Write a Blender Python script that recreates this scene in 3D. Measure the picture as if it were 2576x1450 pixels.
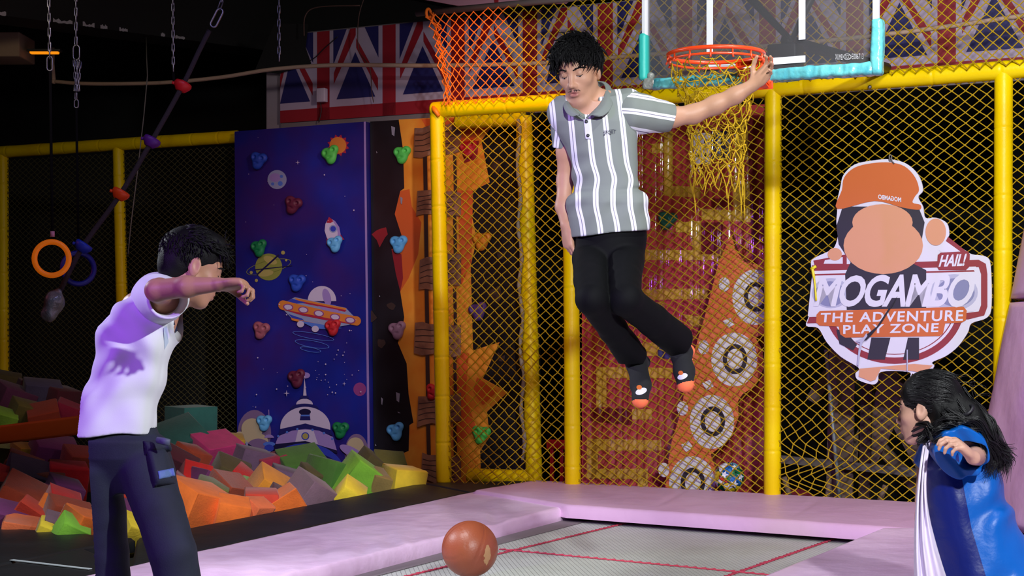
import bpy, bmesh, math, random
import numpy as np
from mathutils import Vector, Matrix, Euler, Quaternion
random.seed(7); np.random.seed(7)
SC = bpy.context.scene; COL = SC.collection
for o in list(bpy.data.objects): bpy.data.objects.remove(o)

# ------------------------------------------------------------------ camera, world, lights, exposure
F = 4000.0; HX = 1288.0; HY = 812.0; CAMZ = 1.03          # focal length in pixels, horizon, eye height
cd = bpy.data.cameras.new('camera'); cam = bpy.data.objects.new('camera', cd); COL.objects.link(cam)
cam.location = (0, 0, CAMZ); cam.rotation_euler = (math.pi/2, 0, 0)
cd.sensor_width = 36; cd.lens = 36*F/2576; cd.shift_y = 87/2576; cd.clip_start = .05; cd.clip_end = 60
SC.camera = cam
SC.view_settings.view_transform = 'Standard'; SC.view_settings.look = 'None'
SC.view_settings.gamma = 1; SC.view_settings.use_curve_mapping = False
SC.view_settings.exposure = 0.0
w = bpy.data.worlds.new('world'); SC.world = w; w.use_nodes = True
w.node_tree.nodes['Background'].inputs[0].default_value = (.30, .26, .42, 1)
w.node_tree.nodes['Background'].inputs[1].default_value = .015

def lamp(name, loc, aim, power, color, radius=.1, cone=60, blend=.3, kind='SPOT'):
    l = bpy.data.lights.new(name, kind); l.energy = power; l.color = color
    l.shadow_soft_size = radius
    if kind == 'SPOT':
        l.spot_size = math.radians(cone); l.spot_blend = blend
    o = bpy.data.objects.new(name, l); COL.objects.link(o); o.location = loc
    d = Vector(aim)-Vector(loc); o.rotation_euler = d.to_track_quat('-Z', 'Y').to_euler()
    return o
lamp('white_ceiling_spot', (1.3, -.3, 3.25), (1.6, 7.4, .48), 1850, (.94, .98, 1.0), .09, 46, .35)
lamp('added_shirt_fill', (3.4, 1.4, 3.3), (-1.1, 4.85, .75), 1200, (.93, .97, 1.0), .06, 24, .2)  # unseen lamp added to brighten the back of the T-shirt
lamp('added_pad_fill', (-1.6, 5.2, 3.85), (-1.25, 7.5, .0), 540, (.95, .97, 1.0), .08, 47, .3)  # unseen lamp added to lift the left pad and near foam
lamp('added_bed_fill', (1.7, 4.4, 3.9), (1.25, 6.9, .0), 230, (.96, .98, 1.0), .09, 54, .4)  # second added lamp, brightens the bed and right pad
lamp('added_mural_fill', (-.6, 8.2, 3.6), (-.75, 11.4, 1.0), 75, (1.0, .82, .62), .15, 48, .6)  # added warm fill for the orange mural, no fitting there
lamp('white_side_spot', (-4.6, 7.4, 3.1), (.2, 5.9, .9), 650, (.88, .93, 1.0), .07, 44, .3)
lamp('purple_stage_spot', (-3.2, 1.6, 2.5), (-.9, 5.2, .9), 520, (.42, .13, 1.0), .08, 34, .3)
lamp('amber_ceiling_lamp', (-.15, 9.6, 3.15), (-.35, 10.4, 2.2), 60, (1.0, .36, .05), .06, 95, .6)
lamp('violet_wash_lamp', (-1.6, 7.6, 3.5), (-2.1, 11.0, 1.1), 48, (.46, .42, 1.0), .3, 72, .8)
lamp('dim_house_lamp', (2.0, 5.5, 3.5), (2.0, 10.0, 1.5), 420, (1.0, .93, .90), .25, 92, .8)
lamp('yellow_house_lamp', (-3.2, 7.5, 3.6), (-4.0, 12.5, 2.0), 70, (1.0, .85, .6), .2, 80, .8)
lamp('red_pit_lamp', (-4.6, 9.2, 2.2), (-3.2, 10.5, 1.2), 14, (1.0, .12, .15), .06, 80, .6)

# ------------------------------------------------------------------ projection helpers (pixel -> point on a real plane)
def P(px, py, d): return Vector((d*(px-HX)/F, d, CAMZ-d*(py-HY)/F))
def G(px, py, z=0.0): return P(px, py, (CAMZ-z)*F/(py-HY))
WA = math.radians(26.8)
WU = Vector((math.cos(WA), -math.sin(WA), 0)); WN = Vector((math.sin(WA), math.cos(WA), 0)); WZ = Vector((0, 0, 1))
WP = Vector((1.568, 9.55, 0)); WC = WN.dot(WP)
def wd(px, off=0.0):
    r = (px-HX)/F
    return (WC+off)/(WN.x*r+WN.y)
def W(px, py, off=0.0): return P(px, py, wd(px, off))
def wl(px, py, off=0.0):
    p = W(px, py, off); return (p.dot(WU), p.z)
def wp(s, z, off=0.0): return WU*s+WN*(WC+off)+WZ*z

# ------------------------------------------------------------------ materials
def lin(c): return tuple(((x/255)/12.92 if x/255 <= .04045 else ((x/255+.055)/1.055)**2.4) for x in c)
MATS = {}
def mat(name, rgb, rough=.55, metal=0.0, bump=None, var=None, spec=.5, emit=None, coat=0.0, sheen=0.0, alpha=None, trans=0.0, sss=0.0):
    if name in MATS: return MATS[name]
    m = bpy.data.materials.new(name); m.use_nodes = True
    nt = m.node_tree; b = nt.nodes['Principled BSDF']; L = nt.links.new
    c = lin(rgb)+(1,)
    b.inputs['Base Color'].default_value = c; b.inputs['Roughness'].default_value = rough
    b.inputs['Metallic'].default_value = metal; b.inputs['Specular IOR Level'].default_value = spec
    b.inputs['Coat Weight'].default_value = coat; b.inputs['Sheen Weight'].default_value = sheen
    b.inputs['Transmission Weight'].default_value = trans
    if sss:
        b.inputs['Subsurface Weight'].default_value = sss; b.inputs['Subsurface Radius'].default_value = (.012, .005, .003)
        b.inputs['Subsurface Scale'].default_value = 1.0
    if alpha is not None: b.inputs['Alpha'].default_value = alpha
    if emit: b.inputs['Emission Color'].default_value = lin(emit[0])+(1,); b.inputs['Emission Strength'].default_value = emit[1]
    tc = nt.nodes.new('ShaderNodeTexCoord')
    if var:
        n = nt.nodes.new('ShaderNodeTexNoise'); n.inputs['Scale'].default_value = var[0]; n.inputs['Detail'].default_value = 5
        L(tc.outputs['Object'], n.inputs['Vector'])
        mx = nt.nodes.new('ShaderNodeMix'); mx.data_type = 'RGBA'
        c2 = lin(var[1])+(1,)
        mx.inputs[6].default_value = c; mx.inputs[7].default_value = c2
        rp = nt.nodes.new('ShaderNodeValToRGB'); rp.color_ramp.elements[0].position = .38; rp.color_ramp.elements[1].position = .68
        L(n.outputs['Fac'], rp.inputs[0]); L(rp.outputs[0], mx.inputs[0]); L(mx.outputs[2], b.inputs['Base Color'])
    if bump:
        n2 = nt.nodes.new('ShaderNodeTexNoise'); n2.inputs['Scale'].default_value = bump[0]; n2.inputs['Detail'].default_value = 4
        L(tc.outputs['Object'], n2.inputs['Vector'])
        bp = nt.nodes.new('ShaderNodeBump'); bp.inputs['Strength'].default_value = bump[1]; bp.inputs['Distance'].default_value = bump[2] if len(bump) > 2 else .01
        L(n2.outputs['Fac'], bp.inputs['Height']); L(bp.outputs[0], b.inputs['Normal'])
    MATS[name] = m; return m

# ------------------------------------------------------------------ mesh builder
class MB:
    def __init__(s): s.v = []; s.f = []; s.m = []; s.sm = []
    def add(s, vs, fs, mi=0, smooth=True):
        o = len(s.v); s.v += [tuple(x) for x in vs]
        s.f += [tuple(i+o for i in f) for f in fs]; s.m += [mi]*len(fs); s.sm += [smooth]*len(fs)
    def poly(s, pts, mi=0): s.add(pts, [tuple(range(len(pts)))], mi, False)
    def prism(s, pts, vec, mi=0, smooth=False):
        n = len(pts); vec = Vector(vec); a = [Vector(p) for p in pts]; b = [p+vec for p in a]
        s.add(a+b, [tuple(range(n))[::-1], tuple(range(n, 2*n))]+[(i, (i+1) % n, n+(i+1) % n, n+i) for i in range(n)], mi, smooth)
    def box(s, c, size, R=None, bev=0.0, mi=0, seg=2):
        bm = bmesh.new(); bmesh.ops.create_cube(bm, size=1)
        bmesh.ops.scale(bm, vec=size, verts=bm.verts)
        if bev: bmesh.ops.bevel(bm, geom=bm.edges[:], offset=bev, segments=seg, profile=.6, affect='EDGES')
        M = Matrix.Translation(c) @ (R.to_4x4() if R else Matrix())
        bm.verts.index_update()
        s.add([M @ v.co for v in bm.verts], [[v.index for v in f.verts] for f in bm.faces], mi, bool(bev)); bm.free()
    def tube(s, pts, r, n=8, mi=0, caps=True, closed=False, flat=1.0, up=None):
        pts = [Vector(p) for p in pts]; N = len(pts)
        rr = r if hasattr(r, '__len__') else [r]*N
        vs = []; prev = None
        for i, p in enumerate(pts):
            a = pts[(i-1) % N] if (closed or i > 0) else p; b = pts[(i+1) % N] if (closed or i < N-1) else p
            t = (b-a); t = t.normalized() if t.length > 1e-9 else Vector((0, 0, 1))
            if prev is None:
                q = Vector(up) if up is not None else (Vector((0, 0, 1)) if abs(t.z) < .9 else Vector((1, 0, 0)))
            else: q = prev
            x = q-t*q.dot(t); x = x.normalized() if x.length > 1e-6 else t.orthogonal().normalized()
            y = t.cross(x); prev = x
            for k in range(n):
                an = 2*math.pi*k/n; vs.append(p+x*(rr[i]*math.cos(an))+y*(rr[i]*flat*math.sin(an)))
        fs = []
        for i in range(N if closed else N-1):
            j = (i+1) % N
            for k in range(n): fs.append((i*n+k, i*n+(k+1) % n, j*n+(k+1) % n, j*n+k))
        if caps and not closed: fs += [tuple(range(n))[::-1], tuple(range((N-1)*n, N*n))]
        s.add(vs, fs, mi, True)
    def lathe(s, c, axis, prof, n=20, mi=0):       # prof: list of (dist along axis, radius)
        c = Vector(c); ax = Vector(axis).normalized(); x = ax.orthogonal().normalized(); y = ax.cross(x)
        vs = []; fs = []
        for (h, r) in prof:
            for k in range(n):
                an = 2*math.pi*k/n; vs.append(c+ax*h+(x*math.cos(an)+y*math.sin(an))*r)
        for i in range(len(prof)-1):
            for k in range(n): fs.append((i*n+k, i*n+(k+1) % n, (i+1)*n+(k+1) % n, (i+1)*n+k))
        fs += [tuple(range(n))[::-1], tuple(range((len(prof)-1)*n, len(prof)*n))]
        s.add(vs, fs, mi, True)
    def sphere(s, c, r, R=None, nu=16, nv=10, mi=0):
        r = Vector((r, r, r)) if not hasattr(r, '__len__') else Vector(r); c = Vector(c); vs = []; fs = []
        for j in range(nv+1):
            th = math.pi*j/nv
            for i in range(nu):
                ph = 2*math.pi*i/nu
                q = Vector((r.x*math.sin(th)*math.cos(ph), r.y*math.sin(th)*math.sin(ph), r.z*math.cos(th)))
                vs.append(c+(R @ q if R else q))
        for j in range(nv):
            for i in range(nu): fs.append((j*nu+i, (j+1)*nu+i, (j+1)*nu+(i+1) % nu, j*nu+(i+1) % nu))
        s.add(vs, fs, mi, True)
    def torus(s, c, axis, R, r, n=32, k=10, mi=0, flat=1.0):
        c = Vector(c); ax = Vector(axis).normalized(); x = ax.orthogonal().normalized(); y = ax.cross(x)
        s.tube([c+(x*math.cos(2*math.pi*i/n)+y*math.sin(2*math.pi*i/n))*R for i in range(n)], r, k, mi, closed=True, flat=flat, up=ax)
    def build(s, name, mats, parent=None, origin=None):
        me = bpy.data.meshes.new(name)
        par_loc = Vector(parent['_o']) if parent is not None else Vector((0, 0, 0))
        if origin is None and parent is None:
            A = np.array(s.v); lo = A.min(0); hi = A.max(0); origin = ((lo[0]+hi[0])/2, (lo[1]+hi[1])/2, lo[2])
        og = par_loc if parent is not None else Vector(origin)
        A = np.array(s.v, dtype=np.float64)-np.array(og)
        me.from_pydata(A.tolist(), [], s.f)
        for m in (mats if isinstance(mats, (list, tuple)) else [mats]): me.materials.append(m)
        me.polygons.foreach_set('material_index', s.m); me.polygons.foreach_set('use_smooth', s.sm)
        me.validate(); me.update()
        o = bpy.data.objects.new(name, me); COL.objects.link(o)
        if parent is not None: o.parent = parent; o['_o'] = tuple(og)
        else: o.location = og; o['_o'] = tuple(og)
        return o
def thing(name, loc, label, cat, group=None):
    o = bpy.data.objects.new(name, None); COL.objects.link(o); o.location = loc; o.empty_display_size = .05
    o['_o'] = tuple(loc); return tag(o, label, cat, group)
def tag(o, label=None, cat=None, group=None, kind=None):
    if label: o['label'] = label
    if cat: o['category'] = cat
    if group: o['group'] = group
    if kind: o['kind'] = kind
    return o
def struct(o): o['kind'] = 'structure'; return o
def catmull(pts, n=8):
    pts = [Vector(p) for p in pts]; out = []
    for i in range(len(pts)-1):
        a = pts[max(i-1, 0)]; b = pts[i]; c = pts[i+1]; d = pts[min(i+2, len(pts)-1)]
        for k in range(n):
            t = k/n; out.append(.5*((2*b)+(c-a)*t+(2*a-5*b+4*c-d)*t*t+(3*b-a-3*c+d)*t**3))
    out.append(pts[-1]); return out
def text_mesh(txt, bold=0.0, shear=0.0, spacing=1.0):   # built-in face, scaled to the unit square
    cu = bpy.data.curves.new('t', 'FONT'); cu.body = txt; cu.offset = bold; cu.shear = shear; cu.space_character = spacing; cu.resolution_u = 4
    o = bpy.data.objects.new('t', cu); COL.objects.link(o); bpy.context.view_layer.update()
    me = o.evaluated_get(bpy.context.evaluated_depsgraph_get()).to_mesh()
    v = np.array([x.co[:2] for x in me.vertices]); f = [tuple(p.vertices) for p in me.polygons]
    o.evaluated_get(bpy.context.evaluated_depsgraph_get()).to_mesh_clear()
    bpy.data.objects.remove(o); bpy.data.curves.remove(cu)
    lo = v.min(0); hi = v.max(0); return (v-lo)/(hi-lo), f
def put_text(mb, txt, quad, fn, mi, **k):                # quad TL,TR,BR,BL in the coordinates fn takes
    v, f = text_mesh(txt, **k); tl, tr, br, bl = [np.array(q, float) for q in quad]; out = []
    for x, y in v:
        q = (bl*(1-x)+br*x)*(1-y)+(tl*(1-x)+tr*x)*y; out.append(fn(q[0], q[1]))
    mb.add(out, f, mi, False)
def ell(cx, cy, rx, ry=None, n=28, a0=0, a1=360, rot=0):
    ry = rx if ry is None else ry; out = []; c = math.cos(math.radians(rot)); s_ = math.sin(math.radians(rot))
    for i in range(n+(0 if a1-a0 == 360 else 1)):
        a = math.radians(a0+(a1-a0)*i/n); x = rx*math.cos(a); y = ry*math.sin(a)
        out.append((cx+x*c-y*s_, cy+x*s_+y*c))
    return out

# ------------------------------------------------------------------ implicit surfaces for bodies, cloth and lumps
class SDF:
    def __init__(s, lo, hi, h):
        s.lo = np.array(lo, float); s.h = h
        s.n = np.ceil((np.array(hi)-s.lo)/h).astype(int)+2
        s.V = np.full(s.n, .25, np.float32)
    def region(s, lo, hi):
        a = np.clip(np.floor((np.array(lo)-s.lo)/s.h).astype(int), 0, s.n); b = np.clip(np.ceil((np.array(hi)-s.lo)/s.h).astype(int)+1, 0, s.n)
        if (b <= a).any(): return None
        g = [s.lo[i]+s.h*np.arange(a[i], b[i]) for i in range(3)]
        X, Y, Z = np.meshgrid(*g, indexing='ij', sparse=True)
        return (slice(a[0], b[0]), slice(a[1], b[1]), slice(a[2], b[2])), X.astype(np.float32), Y.astype(np.float32), Z.astype(np.float32)
    def op(s, lo, hi, fn, k=.01, mode='u'):
        r = s.region(lo, hi)
        if r is None: return
        sl, X, Y, Z = r; d = fn(X, Y, Z).astype(np.float32); v = s.V[sl]
        k = max(k, 1e-5)
        if mode == 'u':
            hh = np.clip(.5+.5*(v-d)/k, 0, 1); s.V[sl] = v*(1-hh)+d*hh-k*hh*(1-hh)
        elif mode == 's':
            d = -d; hh = np.clip(.5-.5*(v-d)/k, 0, 1); s.V[sl] = v*(1-hh)+d*hh+k*hh*(1-hh)
        elif mode == 'i':
            hh = np.clip(.5-.5*(v-d)/k, 0, 1); s.V[sl] = v*(1-hh)+d*hh+k*hh*(1-hh)
        elif mode == 'd': s.V[sl] = v+d
    def cone(s, a, b, ra, rb, k=.02, mode='u', sx=None):
        a = np.array(a, float); b = np.array(b, float); m = max(ra, rb)+k+.02
        lo = np.minimum(a, b)-m; hi = np.maximum(a, b)+m; ab = b-a; L2 = max(ab.dot(ab), 1e-9)
        def fn(X, Y, Z):
            t = np.clip(((X-a[0])*ab[0]+(Y-a[1])*ab[1]+(Z-a[2])*ab[2])/L2, 0, 1)
            return np.sqrt((X-a[0]-t*ab[0])**2+(Y-a[1]-t*ab[1])**2+(Z-a[2]-t*ab[2])**2)-(ra+(rb-ra)*t)
        s.op(lo, hi, fn, k, mode)
    def chain(s, pts, rs, k=.02, mode='u'):
        for i in range(len(pts)-1): s.cone(pts[i], pts[i+1], rs[i], rs[i+1], k, mode)
    def ell(s, c, r, R=None, k=.02, mode='u'):
        c = np.array(c, float); r = np.array(r, float); m = r.max()+k+.02
        Ri = np.array(R.to_3x3().transposed()) if R is not None else np.eye(3)
        def fn(X, Y, Z):
            x = X-c[0]; y = Y-c[1]; z = Z-c[2]
            p = [(Ri[i][0]*x+Ri[i][1]*y+Ri[i][2]*z)/r[i] for i in range(3)]
            k0 = np.sqrt(p[0]**2+p[1]**2+p[2]**2); k1 = np.sqrt((p[0]/r[0])**2+(p[1]/r[1])**2+(p[2]/r[2])**2)+1e-6
            return k0*(k0-1)/k1
        s.op(c-m, c+m, fn, k, mode)
    def stack(s, rows, k=.02, mode='u', pw=2.0):      # rows: (z, cx, cy, rx, ry) ordered by z; elliptical slices
        A = np.array(sorted(rows), float); zz = A[:, 0]
        lo = (A[:, 1]-A[:, 3]).min()-.06, (A[:, 2]-A[:, 4]).min()-.06, zz[0]-.05
        hi = (A[:, 1]+A[:, 3]).max()+.06, (A[:, 2]+A[:, 4]).max()+.06, zz[-1]+.05
        def fn(X, Y, Z):
            g = [np.interp(Z, zz, A[:, i]) for i in range(1, 5)]
            q = (np.abs((X-g[0])/g[2])**pw+np.abs((Y-g[1])/g[3])**pw)**(1/pw)
            d = (q-1)*np.minimum(g[2], g[3]); return np.maximum(d, np.maximum(zz[0]-Z, Z-zz[-1]))
        s.op(lo, hi, fn, k, mode)
    def half(s, p, n, k=.003, box=None):      # remove the side the normal points to
        p = np.array(p, float); n = np.array(n, float); n = n/np.linalg.norm(n)
        lo, hi = box if box else (s.lo, s.lo+s.h*s.n)
        s.op(lo, hi, lambda X, Y, Z: ((X-p[0])*n[0]+(Y-p[1])*n[1]+(Z-p[2])*n[2]), k, 'i')
    def warp(s, fn):                           # add a displacement field near the surface
        b = np.argwhere(np.abs(s.V) < .05)
        if not len(b): return
        x = s.lo+s.h*b; s.V[b[:, 0], b[:, 1], b[:, 2]] += fn(x).astype(np.float32)
    def mesh(s):
        V = s.V; I = V < 0; n = np.array(V.shape)
        c = np.zeros(n-1, np.uint8)
        for dx in (0, 1):
            for dy in (0, 1):
                for dz in (0, 1): c += I[dx:n[0]-1+dx, dy:n[1]-1+dy, dz:n[2]-1+dz]
        cells = np.argwhere((c > 0) & (c < 8)); idx = np.full(n-1, -1, np.int32)
        idx[cells[:, 0], cells[:, 1], cells[:, 2]] = np.arange(len(cells))
        acc = np.zeros((len(cells), 3)); cnt = np.zeros(len(cells))
        offs = [(0, 0, 0), (1, 0, 0), (0, 1, 0), (1, 1, 0), (0, 0, 1), (1, 0, 1), (0, 1, 1), (1, 1, 1)]
        for i in range(8):
            for j in range(i+1, 8):
                a = np.array(offs[i]); b = np.array(offs[j])
                if np.abs(a-b).sum() != 1: continue
                va = V[tuple((cells+a).T)]; vb = V[tuple((cells+b).T)]; m = (va < 0) != (vb < 0)
                t = np.where(m, va/np.where(m, va-vb, 1), 0)[:, None]
                acc += np.where(m[:, None], a+(b-a)*t, 0); cnt += m
        verts = s.lo+s.h*(cells+acc/np.maximum(cnt, 1)[:, None])
        quads = []
        for ax in range(3):
            u, v_ = [(1, 2), (2, 0), (0, 1)][ax]
            sl0 = [slice(None)]*3; sl1 = [slice(None)]*3; sl0[ax] = slice(0, -1); sl1[ax] = slice(1, None)
            e = np.argwhere(I[tuple(sl0)] != I[tuple(sl1)])
            ok = (e[:, u] > 0) & (e[:, v_] > 0) & (e[:, u] < n[u]-1) & (e[:, v_] < n[v_]-1); e = e[ok]
            if not len(e): continue
            du = np.zeros(3, int); du[u] = 1; dv = np.zeros(3, int); dv[v_] = 1
            q = np.stack([idx[tuple((e-du-dv).T)], idx[tuple((e-dv).T)], idx[tuple(e.T)], idx[tuple((e-du).T)]], 1)
            inside = I[tuple(e.T)]; q[~inside] = q[~inside][:, ::-1]; quads.append(q)
        return verts, np.concatenate(quads)
def sdf_obj(S, name, mats, parent=None, origin=None, post=None, smooth=2, midx=None, attrs=None):
    v, q = S.mesh()
    v, q = biggest(v, q) if name in WHOLE else (v, q)
    v = smooth_verts(v, q, smooth)
    if post is not None: v = post(v)
    og = Vector(parent['_o']) if parent is not None else Vector(origin)
    me = bpy.data.meshes.new(name); A = v-np.array(og)
    me.vertices.add(len(A)); me.vertices.foreach_set('co', A.astype(np.float32).ravel())
    me.loops.add(len(q)*4); me.loops.foreach_set('vertex_index', q.astype(np.int32).ravel())
    me.polygons.add(len(q)); me.polygons.foreach_set('loop_start', np.arange(0, len(q)*4, 4, dtype=np.int32))
    for m in (mats if isinstance(mats, (list, tuple)) else [mats]): me.materials.append(m)
    if midx is not None: me.polygons.foreach_set('material_index', midx(v[q].mean(1)).astype(np.int32))
    me.polygons.foreach_set('use_smooth', np.ones(len(q), bool))
    if attrs:
        for an, fn in attrs.items():
            a = me.attributes.new(an, 'FLOAT', 'POINT'); a.data.foreach_set('value', fn(v).astype(np.float32))
    me.update(calc_edges=True); me.validate()
    o = bpy.data.objects.new(name, me); COL.objects.link(o); o['_o'] = tuple(og)
    if parent is not None: o.parent = parent
    else: o.location = og
    return o
WHOLE = ('t_shirt', 'trousers', 'cargo_trousers', 'tunic', 'polo_shirt', 'sleeve', 'body', 'hair')
def biggest(v, q):                                 # keep the largest connected piece
    l = np.arange(len(v)); e = np.concatenate([q[:, [0, 1]], q[:, [1, 2]], q[:, [2, 3]]])
    while True:
        m = np.minimum(l[e[:, 0]], l[e[:, 1]]); n = l.copy(); np.minimum.at(n, e[:, 0], m); np.minimum.at(n, e[:, 1], m); np.minimum.at(n, l[e[:, 0]], m); np.minimum.at(n, l[e[:, 1]], m); n = n[n]
        if (n == l).all(): break
        l = n
    keep = l == np.bincount(l, minlength=len(v)).argmax(); mp = np.cumsum(keep)-1; return v[keep], mp[q[keep[q[:, 0]]]]
def smooth_verts(v, q, it):
    n = len(v)
    for _ in range(it):
        acc = np.zeros((n, 3)); cnt = np.zeros(n)
        for a, b in ((0, 1), (1, 2), (2, 3), (3, 0)):
            for i in range(3): acc[:, i] += np.bincount(q[:, a], v[q[:, b], i], n)+np.bincount(q[:, b], v[q[:, a], i], n)
            cnt += np.bincount(q[:, a], minlength=n)+np.bincount(q[:, b], minlength=n)
        v = v*.5+.5*acc/np.maximum(cnt, 1)[:, None]
    return v
def vnoise(x, sc, seed=0, aniso=(1, 1, 1)):        # cheap smooth noise from sines
    r = np.random.RandomState(seed); out = 0
    for i in range(6):
        k = r.normal(size=3)*sc*np.array(aniso); out = out+np.sin(x@k+r.uniform(0, 6.28))
    return out/6
# ------------------------------------------------------------------ palette
YEL = mat('yellow_vinyl', (238, 208, 0), .36, bump=(60, .12), spec=.22, var=(3, (230, 192, 0)))
NETY = mat('yellow_twine', (168, 138, 22), .75, spec=.15)
NETO = mat('orange_lit_twine', (226, 112, 20), .7)  # orange lamp light on the net, put into the twine colour
NETD = mat('dull_twine', (84, 80, 52), .85, spec=.1)
PINK = mat('pink_vinyl', (212, 172, 205), .42, bump=(9, .25, .02), var=(2.2, (204, 162, 196)))
BLKV = mat('black_vinyl', (30, 32, 36), .5, bump=(40, .3, .004), var=(4, (24, 25, 28)))
DARK = mat('black_paint', (13, 13, 15), .85, bump=(5, .3), var=(1.2, (17, 17, 20)))
STEEL = mat('chain_steel', (150, 148, 160), .35, .85)
DSTEEL = mat('dull_steel', (110, 108, 112), .5, .6)
WHITE = mat('white_print', (226, 226, 232), .5)
BLACKP = mat('black_print', (24, 24, 32), .5)
ROPE = mat('dark_rope', (66, 58, 64), .95, bump=(140, .6), spec=.1)

# ------------------------------------------------------------------ room shell
def room():
    m = MB(); m.box((0, 5.5, -.85), (16, 20, .1)); struct(m.build('floor', mat('floor_concrete', (46, 44, 44), .9, bump=(8, .2))))
    m = MB(); m.box((0, 5.5, 4.05), (16, 20, .1)); struct(m.build('ceiling', DARK))
    m = MB(); m.box((0, 15.4, 1.6), (16, .1, 5)); struct(m.build('wall_back', DARK))
    m = MB(); m.box((-8, 5.5, 1.6), (.1, 20, 5)); struct(m.build('wall_left', DARK))
    m = MB(); m.box((8, 5.5, 1.6), (.1, 20, 5)); struct(m.build('wall_right', DARK))
    m = MB(); m.box((0, -4.5, 1.6), (16, .1, 5)); struct(m.build('wall_front', DARK))
    # dark concrete beam with a flaking edge, left under the ceiling
    m = MB(); a = P(-120, 22, 11.2); b = P(560, 112, 13.0); b0 = b; b = a+(b-a)*2.1; u = (b-a).normalized(); nrm = Vector((-u.y, u.x, 0)).normalized()
    m.prism([a, b, b+Vector((0, 0, .75)), a+Vector((0, 0, .75))], nrm*.35)
    pl = mat('flaking_plaster', (170, 168, 176), .9, bump=(60, .5))
    rs = random.Random(3); t = 0
    while t < 1.0:                                    # patches of bare plaster on the lower edge
        ln = rs.uniform(.02, .09)*(1 if t < .45 else .5)
        if rs.random() < (.9 if t < .5 else .6):
            n = 7; top = []; bot = []
            for i in range(n+1):
                q = a+(b0-a)*min(t+ln*i/n, 1)-nrm*.002
                top.append(q+Vector((0, 0, rs.uniform(.012, .035)))); bot.append(q-Vector((0, 0, rs.uniform(-.004, .004))))
            m.poly(bot+top[::-1], 1)
        t += ln+rs.uniform(.005, .05)
    o = m.build('trim_1', [DARK, pl]); struct(o)
    m = MB(); a = P(-60, 128, 12.4); m.box(P(-20, 122, 12.4), (.55, .4, .19), bev=.01)
    struct(m.build('trim_2', mat('beige_plaster', (150, 128, 104), .9)))
    # grey pillar behind the left end of the flag strip
    m = MB(); x = W(702, 250, 1.12); zt_ = W(702, 180, 1.12).z; m.box((x.x, x.y, (zt_-.8)/2), (.14, .14, zt_+.8), R=Matrix.Rotation(-WA, 3, 'Z')); struct(m.build('trim_3', mat('grey_plaster', (150, 140, 150), .9, bump=(20, .2))))
    # platform under the pads, cut out round the foam pit
    m = MB()
    z0, z1 = -.8, -.10
    pr = lambda pts: m.prism([Vector((p.x, p.y, z1)) for p in pts], (0, 0, z0-z1))
    pr([G(1060, 1213), G(1360, 1206), G(1330, 1225), G(1190, 1236), G(660, 1345), G(520, 1385), G(330, 1352), G(540, 1310)])
    pr([Vector((-4.2, 8.2, 0)), G(0, 1330), G(213, 1355), G(330, 1352), G(520, 1385), Vector((-3.0, 3.0, 0)), Vector((-5.6, 3.0, 0))])
    o = m.build('trim_4', BLKV); struct(o)
room()

# yellow light fitting glowing behind the beige bulkhead
t = thing('strip_light', tuple(P(112, 131, 12.3)), 'short glowing amber strip light beside the beige bulkhead under the ceiling', 'light')
m = MB(); m.box(P(112, 131, 12.3), (.22, .05, .03), bev=.008); m.build('diffuser', mat('amber_glow', (255, 150, 10), .5, emit=((255, 150, 20), .9)), t)
m = MB(); m.box(P(112, 127.5, 12.3), (.26, .07, .02), bev=.004); m.build('housing', mat('lamp_housing', (40, 38, 36), .6), t)

# ------------------------------------------------------------------ padded frames and nets
def post(mb, a, b, r=.05, seed=0, seams=None):
    rs = random.Random(seed); a = Vector(a); b = Vector(b); L = (b-a).length; prof = [(0, r*.9)]
    t = rs.uniform(.1, .3); cuts = []
    while t < L-.1: cuts.append(t); t += rs.choice([.26, .31, .38])
    x = .02; prof.append((.015, r))
    for c in cuts:
        prof += [(c-.02, r*1.02), (c-.006, r*1.03), (c, r*.965), (c+.006, r*1.03), (c+.02, r*1.02), (c+.08, r*.99)]
    prof = [p for p in prof if p[0] < L-.02]+[(L-.015, r), (L, r*.9)]
    mb.lathe(a, b-a, prof, 20)
fr = thing('padded_frame', tuple(W(1117, 1207)), 'bright yellow padded frame with four posts standing in front of the climbing walls', 'frame')
for i, (pt, pb) in enumerate([((1100, 285), (1117, 1216)), ((1434, 252), (1441, 1224)), ((1945, 222), (1943, 1256)), ((2525, 176), (2521, 1292))]):
    m = MB(); post(m, W(*pb), W(*pt), .051, i); m.build('post', YEL, fr)
m = MB(); post(m, W(1088, 277), W(1960, 221), .053, 11); m.build('top_rail', YEL, fr)
m = MB(); post(m, W(1945, 222), W(2700, 163), .053, 12); m.build('top_rail', YEL, fr)
m = MB(); m.tube([W(1086, 262, -.01), W(1094, 277, -.055), W(1104, 292, -.058)], [.012, .02, .012], 8); m.build('corner_glow_strip', mat('orange_glow_paint', (226, 120, 20), .5), fr)  # orange lamp glow on the frame corner, put in as a coloured strip
# bolt heads under the right rail
m = MB(); m.sphere(W(2188, 219, -.05), .012); m.build('bolt', STEEL, fr)

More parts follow.
